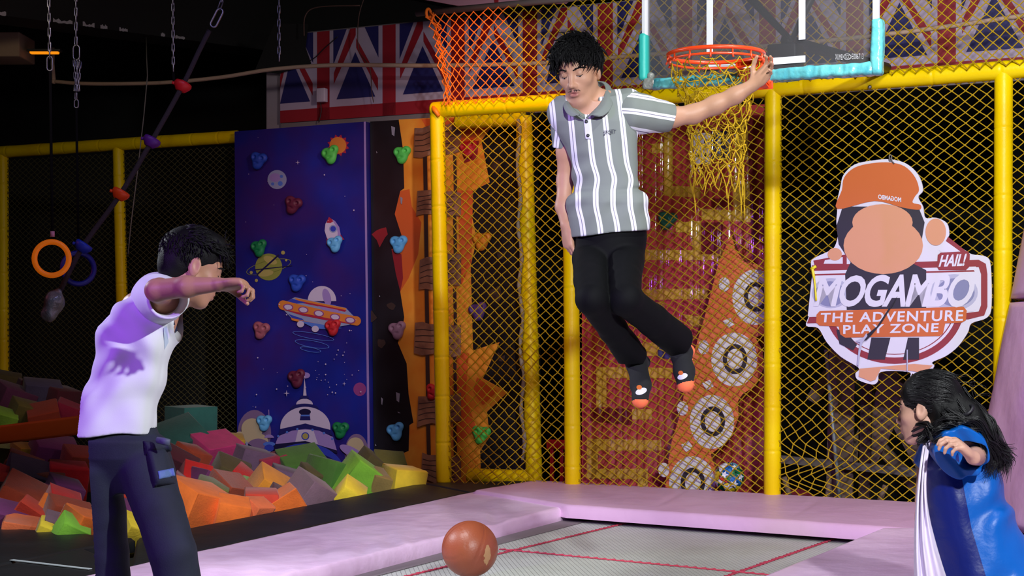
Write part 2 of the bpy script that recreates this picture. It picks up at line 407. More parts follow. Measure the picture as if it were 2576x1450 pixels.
fl = thing('padded_frame', tuple(W(312, 1150, .95)), 'dim yellow padded frame behind the foam pit, left of the space mural', 'frame')
for i, (pt, pb) in enumerate([((8, 388), (10, 1050)), ((298, 372), (316, 1180))]):
    m = MB(); post(m, W(*pb, .95), W(*pt, .95), .047, 20+i); m.build('post', YEL, fl)
m = MB(); post(m, W(-90, 389, .95), W(600, 344, .95), .05, 30); m.build('top_rail', YEL, fl)
fb = thing('padded_frame', tuple(W(1340, 1200, .8)), 'shadowed yellow padded frame behind the netting, right of the wooden ladder mural', 'frame')
m = MB(); post(m, W(1344, 1215, .8), W(1318, 292, .8), .058, 41); m.build('post', YEL, fb)
m = MB(); post(m, W(1318, 297, .8), W(1150, 306, .8), .055, 42); m.build('top_rail', YEL, fb)
m = MB(); post(m, W(1344, 1203, .8), W(1180, 1198, .8), .055, 43); m.build('bottom_rail', YEL, fb)
# frayed pale rope beside that post
m = MB(); pts = [W(1303+4*math.sin(i*.9)+i*.35, 300+i*22, .72) for i in range(40)]; m.tube(pts, [.013+.004*math.sin(i*2.1) for i in range(40)], 6)
tag(m.build('hanging_rope', mat('frayed_rope', (165, 150, 135), .95, bump=(200, .8))), 'frayed pale rope hanging beside the shadowed yellow post', 'rope')

def net(par, name, label, s0, s1, z0, z1, off, pw, ph, r, mats, warp=None, midx=None, seed=0, inside=None, ex=12):
    rs = random.Random(seed); m = MB(); nx = int((s1-s0)/pw)+2; ny = int((z1-z0)/(ph/2))+1
    def node(i, j):
        s = s0+i*pw+(pw/2 if j % 2 else 0); z = z0+(z1-z0)*j/ny
        R = random.Random(i*7919+j*104729+seed)
        s += R.uniform(-1, 1)*pw*.05; z += R.uniform(-1, 1)*ph*.05; o = off+R.uniform(-1, 1)*.006
        if warp: s, z, o = warp(s, z, o)
        return s, z, o
    N = {}
    for j in range(ny+1):
        for i in range(-ex, nx+ex): N[i, j] = node(i, j)
    def ok(q): return s0-1e-3 <= q[0] <= s1+1e-3 and z0-.08 <= q[1] <= z1+.03 and (inside is None or inside(q[0], q[1]))
    vs = []; fs = []; mi = []
    for j in range(ny):
        for i in range(-ex, nx+ex):
            for di in ((0, -1) if j % 2 == 0 else (0, 1)):
                k = (i+di, j+1)
                if k not in N: continue
                A = N[i, j]; B = N[k]
                if not (ok(A) and ok(B)): continue
                a = wp(*A); b = wp(*B); t = (b-a).normalized(); x = WN-t*WN.dot(t); x.normalize(); y = t.cross(x); o = len(vs)
                for q, rr in ((a-t*r*.6, r*1.5), (a+(b-a)*.16, r), (a+(b-a)*.84, r), (b+t*r*.6, r*1.5)):
                    for c in range(5):
                        an = c*1.2566; vs.append(q+x*(rr*math.cos(an))+y*(rr*math.sin(an)))
                mm = midx(A[0], A[1]) if midx else 0
                for e in range(3):
                    for c in range(5): fs.append((o+e*5+c, o+e*5+(c+1) % 5, o+e*5+5+(c+1) % 5, o+e*5+5+c)); mi.append(mm)
    m.v = vs; m.f = fs; m.m = mi; m.sm = [True]*len(fs)
    o = m.build(name, mats, par); tag(o, label, None if par else 'net'); return o
sA = wl(1108, 800)[0]; sB = wl(1440, 800)[0]; sC = wl(1943, 800)[0]; sD = wl(2523, 800)[0]; sE = wl(2720, 800)[0]
zT = wl(1945, 232)[1]; zB = -.03
def sag1(s, z, o):
    e = math.exp(-((s-sA-.35)/.5)**2)*math.exp(-((z-.25)/.5)**2)
    return s+.02*math.sin(z*5), z-.05*e, o+.015*math.sin(s*4+z*3)
net(fr, 'safety_net', 'yellow diamond net between the leftmost two posts of the bright yellow frame', sA, sB, zB, zT, 0, .076, .066, .0035, [NETY], sag1, seed=1)
net(fr, 'safety_net', 'yellow diamond net in front of the red panel and orange tentacle', sB, sC, zB-.1, zT+.1, 0, .073, .060, .0035, [NETY], lambda s, z, o: (s-.25*(z-1.2)+.015*math.sin(z*4), z+.10*(s-(sB+sC)/2)+.02*math.sin(s*5), o+.02*math.sin(s*3+z*2)), seed=2)
def sag3(s, z, o):
    k = math.exp(-((s-sC-.2)/.3)**2)*math.exp(-((z-.2)/.2)**2)
    return s+.05*k*math.sin(z*30), z-.06*k, o+.02*math.sin(s*3)
net(fr, 'safety_net', 'yellow diamond net carrying the cut-out sign in front of the dark store', sC, sD, zB, zT, 0, .078, .062, .0035, [NETY], sag3, seed=3)
net(fr, 'safety_net', 'narrow yellow net at the far right edge beyond the rightmost post', sD, sE, zB, zT, 0, .078, .062, .0035, [NETY], seed=4)
# upper net over the rail: gathered at its free left end
sU = wl(1090, 100)[0]; zU1 = wl(1400, 14)[1]; zU0 = wl(1400, 250)[1]
def up(s, z, o):
    q = s-sU; f = math.exp(-q/.16); tt = (z-zU0)/(zU1-zU0)
    edge = .16*(1-tt) if tt > .35 else .16*.65+.02
    return s+edge*f*1.0-(.0 if q > .2 else 0), z-.01*math.sin(s*9)*(tt), o-.05+.02*math.sin(s*4)+.02*f*math.sin(z*20)
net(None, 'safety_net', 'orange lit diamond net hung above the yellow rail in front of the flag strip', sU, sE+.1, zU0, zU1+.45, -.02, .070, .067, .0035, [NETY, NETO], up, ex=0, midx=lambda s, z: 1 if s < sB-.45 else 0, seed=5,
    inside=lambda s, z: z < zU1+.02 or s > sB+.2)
m = MB(); pts = []
for i in range(30):
    t_ = i/29; pts.append(W(1084+62*t_ if t_ < .35 else 1106+24*(t_-.35)/.65, 32+(238*t_), -.04)+Vector((.012*math.sin(i*1.7), 0, 0)))
for dx in (0, 9, 17, -4):
    m.tube([p+WU*(dx*.0011*(1+math.sin(i*.8+dx)))+WN*.01*math.sin(i+dx) for i, p in enumerate(pts)], .005, 5)
m.torus(W(1078, 34, -.05), WU, .03, .01); tag(m.build('gathered_cord', NETO), 'bunched orange lit cords tied at the free left end of the upper net', 'cord')
# steel bar carrying the upper net
m = MB(); m.tube([W(1048, 34, .02), W(1480, -8, .02), W(2000, -60, .02)], .022, 10); tag(m.build('steel_bar', mat('grey_pipe', (128, 116, 116), .6, .3)), 'grey steel bar from which the upper net hangs', 'bar')
# left rear nets
sF = wl(8, 700, .95)[0]; sG = wl(306, 700, .95)[0]; sH = wl(600, 700, .95)[0]; zL = wl(306, 385, .95)[1]
net(fl, 'safety_net', 'fine dark net between the two posts of the dim left frame', sF, sG, -.3, zL, .95, .064, .047, .0024, [NETD], seed=6)
net(fl, 'safety_net', 'fine dark net between the dim left frame and the space mural', sG, sH, -.3, zL, .95, .064, .047, .0024, [NETD], seed=7)
net(fl, 'safety_net', 'sliver of fine dark net at the far left edge of the dim frame', sF-.3, sF, -.3, zL, .95, .064, .047, .0024, [NETD], seed=8)

# ------------------------------------------------------------------ union flag strip on the upper wall
FO = 1.02
RED = mat('flag_red', (150, 24, 40), .6); NAVY = mat('flag_navy', (32, 30, 96), .6); FW = mat('flag_white', (178, 162, 186), .6)
m = MB(); lay = [0]
zb = wl(980, 291, FO)[1]; zt = wl(980, 63, FO)[1]; sc0 = wl(980, 200, FO)[0]; per = (wl(2382, 100, FO)[0]-sc0)/7; bw = .115
sL = wl(706, 250, FO)[0]; sR = wl(2740, 250, FO)[0]
def fp(s, z, l): return wp(s, z, FO-.0008*l)
m.box(wp((sL+sR)/2, (zb+zt)/2-.02, FO+.03), (sR-sL, .05, zt-zb+.06), R=Matrix.Rotation(-WA, 3, 'Z'), mi=3)
m.poly([fp(sL, zb, 8), fp(sR, zb, 8), fp(sR, zt, 8), fp(sL, zt, 8)], 2)
m.poly([fp(sL, zb, 9), fp(sR, zb, 9), fp(sR, zb+.095, 9), fp(sL, zb+.095, 9)], 0)
for k in range(-2, 10):
    c = sc0+per*k
    def cl(pts): return [(min(max(s, sL), sR), z) for s, z in pts]
    m.poly([fp(s, z, 9) for s, z in cl([(c-bw/2, zb), (c+bw/2, zb), (c+bw/2, zt), (c-bw/2, zt)])], 0) if c+bw/2 > sL else None
    u0 = c+bw/2+.035; uw = per-bw-.07; v0 = zb+.095+.055; vh = zt-v0
    for mi, pts in ((1, [(0, 1), (.30, 1), (0, .5)]), (1, [(.49, .66), (.07, 0), (.93, 0)]), (1, [(.70, 1), (1, 1), (1, .55)]),
                    (0, [(.38, 1), (.5, 1), (.5, .90), (.01, .22), (.01, .38)]), (0, [(.51, .86), (.51, .72), (.99, .08), (.99, .26)])):
        q = [(u0+uw*a, v0+vh*b) for a, b in pts]
        if q[0][0] < sL-.2 and k < 0: q = cl(q)
        if max(s for s, _ in q) > sL: m.poly([fp(s, z, 10) for s, z in cl(q)], mi)
# torn dark corner at the upper left
tag(m.build('flag_banner', [RED, NAVY, FW, mat('banner_board', (120, 110, 116), .8)]), 'long banner of red white and navy union flag motifs above the climbing walls', 'banner')
m = MB(); q = [W(x, y, FO-.035) for x, y in ((690, 60), (775, 60), (768, 120), (782, 160), (700, 185), (640, 180))]
m.prism(q, WN*.006); tag(m.build('black_sheet', DARK), 'black sheet hanging over the top left corner of the flag banner', 'sheet')
m = MB(); m.box(W(810, 240, FO-.05), (.075, .05, .105), R=Matrix.Rotation(-WA, 3, 'Z'), bev=.006)
t = m.build('junction_box', mat('white_plastic', (196, 184, 204), .5)); tag(t, 'small white junction box fixed low on the flag banner', 'box')
m = MB(); m.tube(catmull([W(806, 255, FO-.03), W(808, 280, FO-.03), W(802, 308, FO-.03)], 4), .004, 6); m.build('cable', BLACKP, t)
m = MB(); m.tube(catmull([W(850, 92, FO-.03), W(820, 118, FO-.03), W(775, 155, FO-.03), W(690, 166, FO-.03)], 5), .004, 6); tag(m.build('cable', BLACKP), 'thin black cable drooping across the top left of the flag banner', 'cable')
m = MB(); m.tube(catmull([W(918, -10, .9), W(905, 30, .9), W(900, 75, .9), W(904, 130, .9), W(930, 170, .85), W(935, 230, .9), W(940, 258, .9)], 6), .0035, 6)
m.tube(catmull([W(765, 90, .9), W(768, 40, .9), W(800, 18, .9), W(905, 14, .9)], 6), .005, 6)
tag(m.build('loose_wire', mat('brown_wire', (92, 66, 60), .7)), 'loose brown wires dangling in front of the flag banner', 'wire')
# red and white signboard glimpsed above the net bar
m = MB(); q = [W(x, y, .55) for x, y in ((1035, -60), (1500, -60), (1420, 8), (1150, 14), (1040, -6))]
m.prism(q, WN*.03); m.prism([W(1243, -4, .545), W(1254, -4, .545), W(1253, 7, .545), W(1244, 7, .545)], WN*.004, 1)
tag(m.build('signboard', [mat('sign_mauve', (190, 140, 160), .7), RED]), 'mauve signboard edge showing above the grey net bar', 'sign')

# sagging conduit
m = MB(); pts = [W(133, 120, .62), W(132, 160, .62), W(136, 205, .62), W(200, 210, .62), W(300, 211, .62), W(430, 207, .62), W(560, 194, .62), W(690, 174, .62), W(850, 164, .62), W(1100, 165, .62), W(1380, 158, .62), W(1600, 140, .62), W(2000, 110, .62), W(2300, 78, .62), W(2640, 30, .62)]
m.tube(pts[:3], .016, 8); m.tube(catmull(pts[2:], 6), .0155, 8); m.sphere(pts[2], .022)
tag(m.build('conduit_pipe', mat('conduit_beige', (186, 158, 138), .6)), 'long sagging beige conduit pipe crossing in front of the flag banner', 'pipe')
m = MB(); m.tube([P(368, 84, 12.6), W(369, 150, .4), W(371, 190, .3), W(362, 290, .3), W(345, 440, .3), W(330, 560, .3), W(322, 640, .3)], .0045, 6)
tag(m.build('thin_cord', mat('grey_cord', (120, 116, 112), .8)), 'thin grey cord hanging slack beside the second left post', 'cord')
# ------------------------------------------------------------------ printed climbing panels
def panel_mat(name, base, c2, c3, sc=1.1, rough=.42):
    m = mat(name, base, rough); nt = m.node_tree; b = nt.nodes['Principled BSDF']; L = nt.links.new
    tc = nt.nodes.new('ShaderNodeTexCoord'); prev = None
    for i, (c, s_) in enumerate(((c2, sc), (c3, sc*1.7))):
        n = nt.nodes.new('ShaderNodeTexNoise'); n.inputs['Scale'].default_value = s_; n.inputs['Detail'].default_value = 3
        mp = nt.nodes.new('ShaderNodeMapping'); mp.inputs['Location'].default_value = (3.1*i, 1.7, 5.2*i); L(tc.outputs['Object'], mp.inputs[0]); L(mp.outputs[0], n.inputs['Vector'])
        r = nt.nodes.new('ShaderNodeValToRGB'); r.color_ramp.elements[0].position = .42; r.color_ramp.elements[1].position = .72; L(n.outputs['Fac'], r.inputs[0])
        mx = nt.nodes.new('ShaderNodeMix'); mx.data_type = 'RGBA'; L(r.outputs[0], mx.inputs[0])
        if prev is None: mx.inputs[6].default_value = lin(base)+(1,)
        else: L(prev, mx.inputs[6])
        mx.inputs[7].default_value = lin(c)+(1,); prev = mx.outputs[2]
    L(prev, b.inputs['Base Color']); return m
def D(m, pts, off, mi, fn=W): m.poly([fn(x, y, off) for x, y in pts], mi)
cols = dict(space=panel_mat('print_space', (26, 26, 118), (24, 48, 176), (58, 28, 112)), white=mat('print_pale', (206, 190, 226), .45), grey=mat('print_grey', (150, 156, 200), .45),
    navy=mat('print_navy', (34, 32, 108), .45), blue=mat('print_blue', (52, 66, 190), .45), lilac=mat('print_lilac', (160, 132, 206), .45), red=mat('print_red', (176, 40, 70), .45),
    orange=mat('print_orange', (220, 130, 60), .45), olive=mat('print_olive', (140, 142, 70), .45), cream=mat('print_cream', (196, 176, 150), .45), mauve=mat('print_mauve', (132, 104, 150), .45),
    pink=mat('print_pink', (150, 66, 140), .45), cyan=mat('print_cyan', (84, 120, 220), .45), dk=mat('print_dark_navy', (28, 24, 70), .45), gold=mat('print_gold', (176, 160, 96), .45))  # dk: darkest navy of the print
CK = list(cols); CM = [cols[k] for k in CK]; ci = {k: i for i, k in enumerate(CK)}
O = .85
m = MB(); lay = [0]
def A(pts, c): lay[0] += 1; D(m, pts, O-.0009-.00035*lay[0], ci[c])
TL, TR, BR, BL = (590, 331), (919, 306), (931, 1260), (598, 1260)
m.prism([W(*q, O) for q in (BL, BR, TR, TL)], WN*.08, ci['space'])
A([(915, 306.5), (920, 306), (932, 1260), (926, 1260)], 'lilac')
# soft nebula discs
A(ell(905, 980, 16, 17), 'pink'); A(ell(640, 1090, 42, 58), 'mauve'); A(ell(897, 1140, 30, 48), 'mauve')
# sun, moon, planet with ring
A([(851+(28 if i % 2 else 21)*math.cos(i*math.pi/12), 366+(28 if i % 2 else 21)*math.sin(i*math.pi/12)) for i in range(24)], 'red'); A(ell(850, 366, 21), 'orange')
A(ell(697, 452, 24), 'grey'); A(ell(692, 447, 14, 11), 'lilac'); A(ell(705, 462, 6), 'cyan'); A(ell(686, 463, 4), 'cyan'); A(ell(708, 444, 4), 'cyan')
def band(c, rx, ry, rot, w, col, a0=0, a1=360, n=40):
    o_ = ell(c[0], c[1], rx, ry, n, a0, a1, rot); i_ = ell(c[0], c[1], rx-w, ry-w*.7, n, a0, a1, rot)
    k = len(o_)
    for j in range(k-(0 if a1-a0 == 360 else 1)): A([o_[j], o_[(j+1) % k], i_[(j+1) % k], i_[j]], col); lay[0] -= 1
band((676, 672), 58, 16, -14, 1.6, 'olive'); A(ell(676, 672, 34), 'olive'); A(ell(680, 655, 18, 9, rot=25), 'gold'); A(ell(668, 688, 20, 8, rot=-8), 'gold')
A([(645, 690), (700, 640), (703, 643), (648, 693)], 'dk'); A([(640, 678), (735, 668), (735, 670), (640, 681)], 'dk')
for x, y, r in ((712, 636, 5), (632, 686, 4), (645, 706, 4), (720, 655, 3)): A(ell(x, y, r, n=12), 'gold')
# rocket
def rot2(pts, c, a):
    ca = math.cos(math.radians(a)); sa = math.sin(math.radians(a)); return [(c[0]+x*ca-y*sa, c[1]+x*sa+y*ca) for x, y in pts]
RC = (836, 580)
A(rot2([(-24, 30), (-14, 6), (-10, 28)], RC, -14), 'red'); A(rot2([(24, 30), (14, 6), (10, 28)], RC, -14), 'red')
body = [(-12, 30), (-18, 14), (-19, -4), (-13, -20), (0, -34), (13, -20), (19, -4), (18, 14), (12, 30)]
A(rot2(body, RC, -14), 'white'); A(rot2([(-10, -22), (0, -35), (10, -22), (0, -19)], RC, -14), 'red'); A(rot2([(6, -26), (13, -20), (19, -4), (18, 14), (12, 30), (6, 30), (12, 8), (11, -10)], RC, -14), 'lilac')
A(ell(838, 576, 10), 'grey'); A(ell(838, 576, 7), 'blue')
# saucer
A(ell(810, 758, 36, 38, a0=180, a1=360), 'white'); A([(774, 756), (846, 768), (846, 774), (774, 764)], 'blue')
A(ell(822, 748, 10, 22, rot=-15), 'lilac')
A([(702, 768), (742, 748), (870, 775), (905, 812), (835, 826), (740, 808)], 'grey'); A([(742, 750), (872, 776), (868, 782), (746, 757)], 'orange'); A([(742, 755), (872, 781), (868, 785), (746, 760)], 'red')
A([(712, 762), (735, 752), (770, 762), (730, 766)], 'blue'); A([(800, 770), (850, 780), (868, 796), (820, 786)], 'lilac'); A([(725, 790), (760, 802), (770, 812), (740, 806)], 'blue')
hull = ell(712, 768, 12, n=10, a0=100, a1=280)+[(760, 768), (830, 784), (894, 796)]+ell(896, 808, 12, n=10, a0=-90, a1=80)+[(830, 806), (760, 792)]
A(hull, 'orange'); A([(708, 778), (760, 788), (830, 802), (892, 817), (830, 808), (760, 794)], 'red')
for x, y in ((725, 773), (763, 780), (802, 789), (843, 798), (881, 806)): A(ell(x, y, 13, 8, rot=8), 'pink'); A(ell(x, y, 10, 6, rot=8), 'white')
A([(732, 800), (848, 826), (846, 832), (734, 806)], 'orange'); A([(750, 806), (860, 826), (830, 830), (790, 826)], 'cyan')
for x, y in ((756, 816), (793, 828)): A(ell(x, y, 9, 8), 'white')
for c, rx, ry in (((788, 846), 53, 8), ((785, 866), 44, 9), ((781, 880), 27, 6)): band(c, rx, ry, 10, 2.0, 'cyan')
# observatory dome city
A([(766, 950), (761, 1020), (774, 1020)], 'white'); A(ell(766, 945, 14, 8), 'lilac')
A([(757, 996), (775, 996), (778, 1004), (754, 1004)], 'navy')
A([(746, 1018)]+ell(766, 1018, 21, 14, a0=180, a1=360)+[(786, 1018), (790, 1024), (742, 1024)], 'white')
A(ell(766, 1030, 36, 14), 'navy')
A(ell(768, 1076, 63, 52, a0=180, a1=360)+[(831, 1084), (768, 1070), (705, 1084)], 'white')
A([(705, 1080), (768, 1066), (831, 1082), (836, 1096), (768, 1080), (700, 1096)], 'navy')
A([(754, 1058), (757, 1042), (754, 1036), (760, 1030), (774, 1030), (782, 1036), (779, 1042), (781, 1058)], 'navy'); A(ell(767, 1037, 15, 8), 'dk'); A([(757, 1044), (779, 1044), (779, 1048), (757, 1048)], 'cyan')
A([(692, 1120), (700, 1098), (735, 1084), (768, 1080), (802, 1084), (838, 1100), (848, 1136), (768, 1112)], 'lilac')
A([(742, 1116), (750, 1082), (788, 1082), (800, 1118), (768, 1112)], 'white'); A(ell(768, 1098, 10), 'blue'); A(ell(768, 1098, 7.5), 'gold')
A([(688, 1134), (692, 1118), (768, 1110), (848, 1134), (849, 1142), (768, 1118)], 'dk')
A(ell(766, 1200, 104, 84, a0=180, a1=360), 'blue'); A(ell(766, 1212, 106, 76, a0=180, a1=360), 'navy')
for x, y in ((722, 1088), (748, 1080), (786, 1082), (815, 1090), (700, 1098), (836, 1104)): A(ell(x, y, 3, n=10), 'cyan')
# small pods either side
A(ell(634, 1080, 27), 'cream'); A(ell(627, 1105, 36, 12, rot=25), 'cream'); A(ell(645, 1112, 30, 22), 'cream'); A(ell(650, 1130, 32, 26), 'mauve')
A(ell(618, 1140, 22, 24), 'dk'); A([(619, 1112), (623, 1112), (626, 1136), (616, 1136)], 'grey'); A(ell(622, 1138, 10, 6), 'cyan')
A([(675, 1031), (677, 1031), (678, 1056), (676, 1056)], 'lilac'); A(ell(677, 1102, 12, 8, a0=180, a1=360), 'lilac'); A(ell(677, 1118, 15, 6), 'cyan'); A(ell(677, 1128, 12, 9), 'blue'); A([(673, 1136), (681, 1136), (680, 1152), (674, 1152)], 'grey')
A(ell(894, 1122, 21), 'cream'); A(ell(885, 1138, 34, 12, rot=28), 'lilac'); A([(870, 1142), (898, 1152), (884, 1168), (876, 1160)], 'mauve'); A([(873, 1160), (880, 1160), (884, 1182), (870, 1182)], 'lilac'); A(ell(868, 1184, 17, 14), 'olive')
A(ell(905, 1172, 20, 22), 'dk')
rs = random.Random(5)
for i in range(70):                                        # printed stars
    if i < 24: x = rs.uniform(612, 905); y = rs.uniform(345, 860)
    else:
        t_ = rs.random(); x = 795+105*t_+rs.gauss(0, 14); y = 1010-120*t_*rs.random()-rs.uniform(0, 90)
        if i > 50: x = rs.uniform(610, 900); y = rs.uniform(900, 1050)
    if 712 < x < 820 and y > 990 or x > 908: continue
    A(ell(x, y, rs.choice([.8, 1.0, 1.3, 1.9]), n=6), 'white')
for x, y, r in ((721, 990, 8), (749, 409, 6), (866, 966, 5)): A([(x+(r if i % 2 == 0 else r*.22)*math.cos(i*math.pi/4), y+(r if i % 2 == 0 else r*.22)*math.sin(i*math.pi/4)) for i in range(8)], 'white')
tag(m.build('climbing_board', CM), 'tall dark blue climbing panel printed with rocket, saucer, planets and domed space city', 'climbing wall')

# ---- dark panel with orange ladder mural
O2 = .90
ORG = panel_mat('mural_orange', (236, 146, 44), (224, 112, 36), (246, 170, 62), 2.6, .5); BK = panel_mat('mural_black', (26, 24, 30), (36, 34, 42), (20, 18, 22), 2.5, .4)
WD = mat('mural_wood', (158, 110, 86), .6, var=(9, (112, 74, 60))); WDD = mat('mural_wood_line', (62, 40, 36), .6); MR = mat('mural_red', (150, 34, 44), .5); MO = mat('mural_deep_orange', (216, 92, 40), .5); PALE = mat('mural_pale_scuff', (150, 140, 158), .5)
m = MB(); mm = [ORG, BK, WD, WDD, MR, MO, PALE]
m.prism([W(*q, O2) for q in ((942, 1260), (1352, 1230), (1340, 282), (931, 306))], WN*.08, 1)
lay = [0]
def B(pts, mi, dl=1): lay[0] += dl; D(m, pts, O2-.001-.0004*lay[0], mi)
Lb = [(1003, 301), (1014, 377), (1017, 474), (1007, 481), (993, 539), (1007, 559), (1014, 604), (985, 628), (1007, 734), (1017, 798), (1014, 818), (1001, 863), (1023, 915), (1028, 993), (1040, 1064), (1030, 1070), (1028, 1135), (1012, 1142), (1017, 1187), (1007, 1250)]
Rb = [(1271, 287), (1232, 326), (1211, 354), (1218, 389), (1232, 459), (1190, 480), (1184, 530), (1200, 600), (1184, 670), (1187, 769), (1190, 882), (1257, 861), (1215, 952), (1278, 987), (1225, 1037), (1232, 1100), (1208, 1135), (1211, 1240)]
B(Lb+Rb[::-1], 0)
B([(1007, 481), (1030, 476), (1036, 520), (1060, 560), (1052, 640), (1028, 700), (1007, 734), (985, 628), (1014, 604), (993, 539)], 5); B([(985, 628), (1010, 640), (1014, 700), (1007, 734), (996, 690)], 4)
B([(1060, 300), (1250, 292), (1200, 350), (1140, 380), (1090, 350)], 5); B([(1150, 480), (1190, 480), (1186, 660), (1160, 720)], 5); B([(1160, 360), (1205, 354), (1200, 400), (1168, 410)], 4)
B([(1140, 880), (1180, 890), (1170, 1000), (1200, 1080), (1150, 1120)], 5); B([(1200, 950), (1250, 985), (1215, 1020), (1190, 985)], 5)
for x, y, s_ in ((955, 590, 1), (985, 770, .7), (960, 860, .6), (935, 800, .6), (1250, 420, .8), (1262, 640, .7), (1245, 740, .9), (1262, 900, .6)):
    rr = random.Random(int(x)); B([(x+s_*rr.uniform(10, 26)*math.cos(a), y+s_*rr.uniform(6, 34)*math.sin(a)) for a in [i*.785 for i in range(8)]], rr.choice([3, 3, 4]))
for x, y, w_, h_ in ((989, 330, 10, 26), (1001, 1000, 10, 26), (961, 1010, 5, 20), (948, 383, 3, 6), (1010, 505, 6, 20), (945, 1120, 4, 6), (955, 745, 3, 5), (1004, 1038, 8, 4)): B([(x-w_/2, y-h_/2), (x+w_/2, y-h_/2+4), (x+w_/2-2, y+h_/2), (x-w_/3, y+h_/3)], 6)
for i, (y0, y1, tl, x0) in enumerate([(322, 396, -14, 1043), (478, 540, 6, 1050), (652, 732, -16, 1056), (812, 890, 6, 1044), (1000, 1072, -10, 1052), (1142, 1210, 8, 1062)]):
    if i < 5:
        yn = [(322, 396), (478, 540), (652, 732), (812, 890), (1000, 1072), (1142, 1210)][i+1][0]
        B([(1064+i*2, y1-6), (1074+i*2, y1-6), (1076+i*2, yn+10), (1066+i*2, yn+10)], 3); B([(1140, y1-6), (1148, y1-6), (1150, yn+10), (1142, yn+10)], 3)
    top = [(x0+(1160-x0)*k/6, y0+tl*k/6+3*math.sin(k*2.1+i)) for k in range(7)]; bot = [(x0-3+(1163-x0)*k/6, y1+tl*k/6+4*math.sin(k*1.7+i*2)) for k in range(7)]
    B(top+bot[::-1], 2)
    for j in range(1, 5):
        f = j/5; ln = [((1-f)*a[0]+f*b[0], (1-f)*a[1]+f*b[1]+2.0*math.sin(k*1.3+j)) for k, (a, b) in enumerate(zip(top, bot))]
        B([(x+2, y) for x, y in ln[:6]]+[(x+2, y+2.2) for x, y in ln[:6]][::-1], 3, 1 if j == 1 else 0)
tag(m.build('climbing_board', mm), 'black climbing panel painted with an orange flame shape and a wooden plank ladder', 'climbing wall')

# ---- climbing holds (lumpy plastic with two finger pockets)
S = SDF((-.075, -.06, -.07), (.075, .03, .07), .0042)
for c, r in (((-.026, 0, .02), (.034, .03, .03)), ((.028, 0, .024), (.032, .032, .028)), ((0, 0, -.012), (.036, .03, .034)), ((-.008, 0, -.036), (.02, .024, .016))): S.ell(c, r, None, .022)
for c, r in (((-.024, -.034, .018), (.012, .024, .014)), ((.03, -.036, .022), (.013, .026, .012)), ((.004, -.03, .05), (.012, .03, .014)), ((0, -.036, -.014), (.02, .016, .006))): S.ell(c, r, None, .008, 's')
S.half((0, .012, 0), (0, 1, 0))
hm = None; HOLDC = {'blue': (36, 72, 190), 'lime green': (84, 196, 84), 'maroon': (96, 26, 58), 'green': (16, 120, 72), 'sky blue': (98, 172, 232), 'rose brown': (158, 84, 104), 'red': (190, 30, 44), 'dusty pink': (150, 106, 130), 'orange': (226, 128, 26), 'purple': (88, 56, 130), 'teal green': (20, 84, 70)}
holds = [(650, 405, 'blue', .78, 'blue climbing hold above the moon on the space panel', 0), (832, 390, 'lime green', .78, 'lime green climbing hold just under the printed sun', 1), (737, 517, 'maroon', .78, 'maroon climbing hold between moon and rocket on the space panel', 2),
    (652, 625, 'green', .78, 'green climbing hold at the upper left of the ringed planet', 3), (843, 615, 'sky blue', .78, 'sky blue climbing hold over the tail of the printed rocket', 4), (747, 712, 'blue', .78, 'blue climbing hold between ringed planet and saucer', 5),
    (657, 832, 'rose brown', .78, 'rose brown climbing hold at the left, below the saucer', 6), (838, 825, 'red', .78, 'red climbing hold on the lower edge of the saucer', 7), (747, 953, 'maroon', .78, 'maroon climbing hold at the tip of the domed city spire', 8),
    (665, 1065, 'sky blue', .78, 'sky blue climbing hold low on the left of the space panel', 9), (857, 1083, 'green', .78, 'green climbing hold beside the printed dome, low on the space panel', 10),
    (1012, 390, 'lime green', .83, 'lime green climbing hold high on the black mural edge', 11), (1003, 615, 'sky blue', .83, 'sky blue climbing hold halfway up the black mural panel', 12), (1000, 832, 'dusty pink', .83, 'dusty pink climbing hold on the black mural panel', 13),
    (996, 1087, 'sky blue', .83, 'sky blue climbing hold near the bottom of the black mural panel', 14), (1090, 988, 'red', .83, 'red climbing hold half hidden by the leftmost bright yellow post', 15), (1178, 375, 'red', .83, 'red climbing hold behind the net, high on the orange mural', 16),
    (1212, 608, 'orange', .83, 'orange climbing hold behind the net, halfway up', 17), (1203, 785, 'purple', .83, 'purple climbing hold behind the net on the dark part of the mural', 18), (1210, 1095, 'lime green', .83, 'green climbing hold behind the net near the floor', 19)]
for px, py, c, off, lb, i in holds:
    pm = mat('hold_'+c.replace(' ', '_'), HOLDC[c], .55, bump=(120, .25, .003))
    if hm is None:
        o = sdf_obj(S, 'climbing_hold', pm, origin=(0, 0, 0)); hm = o.data; hm.materials.clear(); hm.materials.append(pm)
        o.material_slots[0].link = 'OBJECT'
    else: o = o0.copy(); COL.objects.link(o)
    o0 = o; o.material_slots[0].link = 'OBJECT'; o.material_slots[0].material = pm
    o.location = W(px, py, off+(.04 if off < .8 else .053)); rr = random.Random(i); o.rotation_euler = (0, rr.uniform(-.35, .35), -WA); sc = rr.uniform(.92, 1.08)*1.22; o.scale = (sc, 1, sc)
    tag(o, lb, 'climbing hold', 'climbing holds')

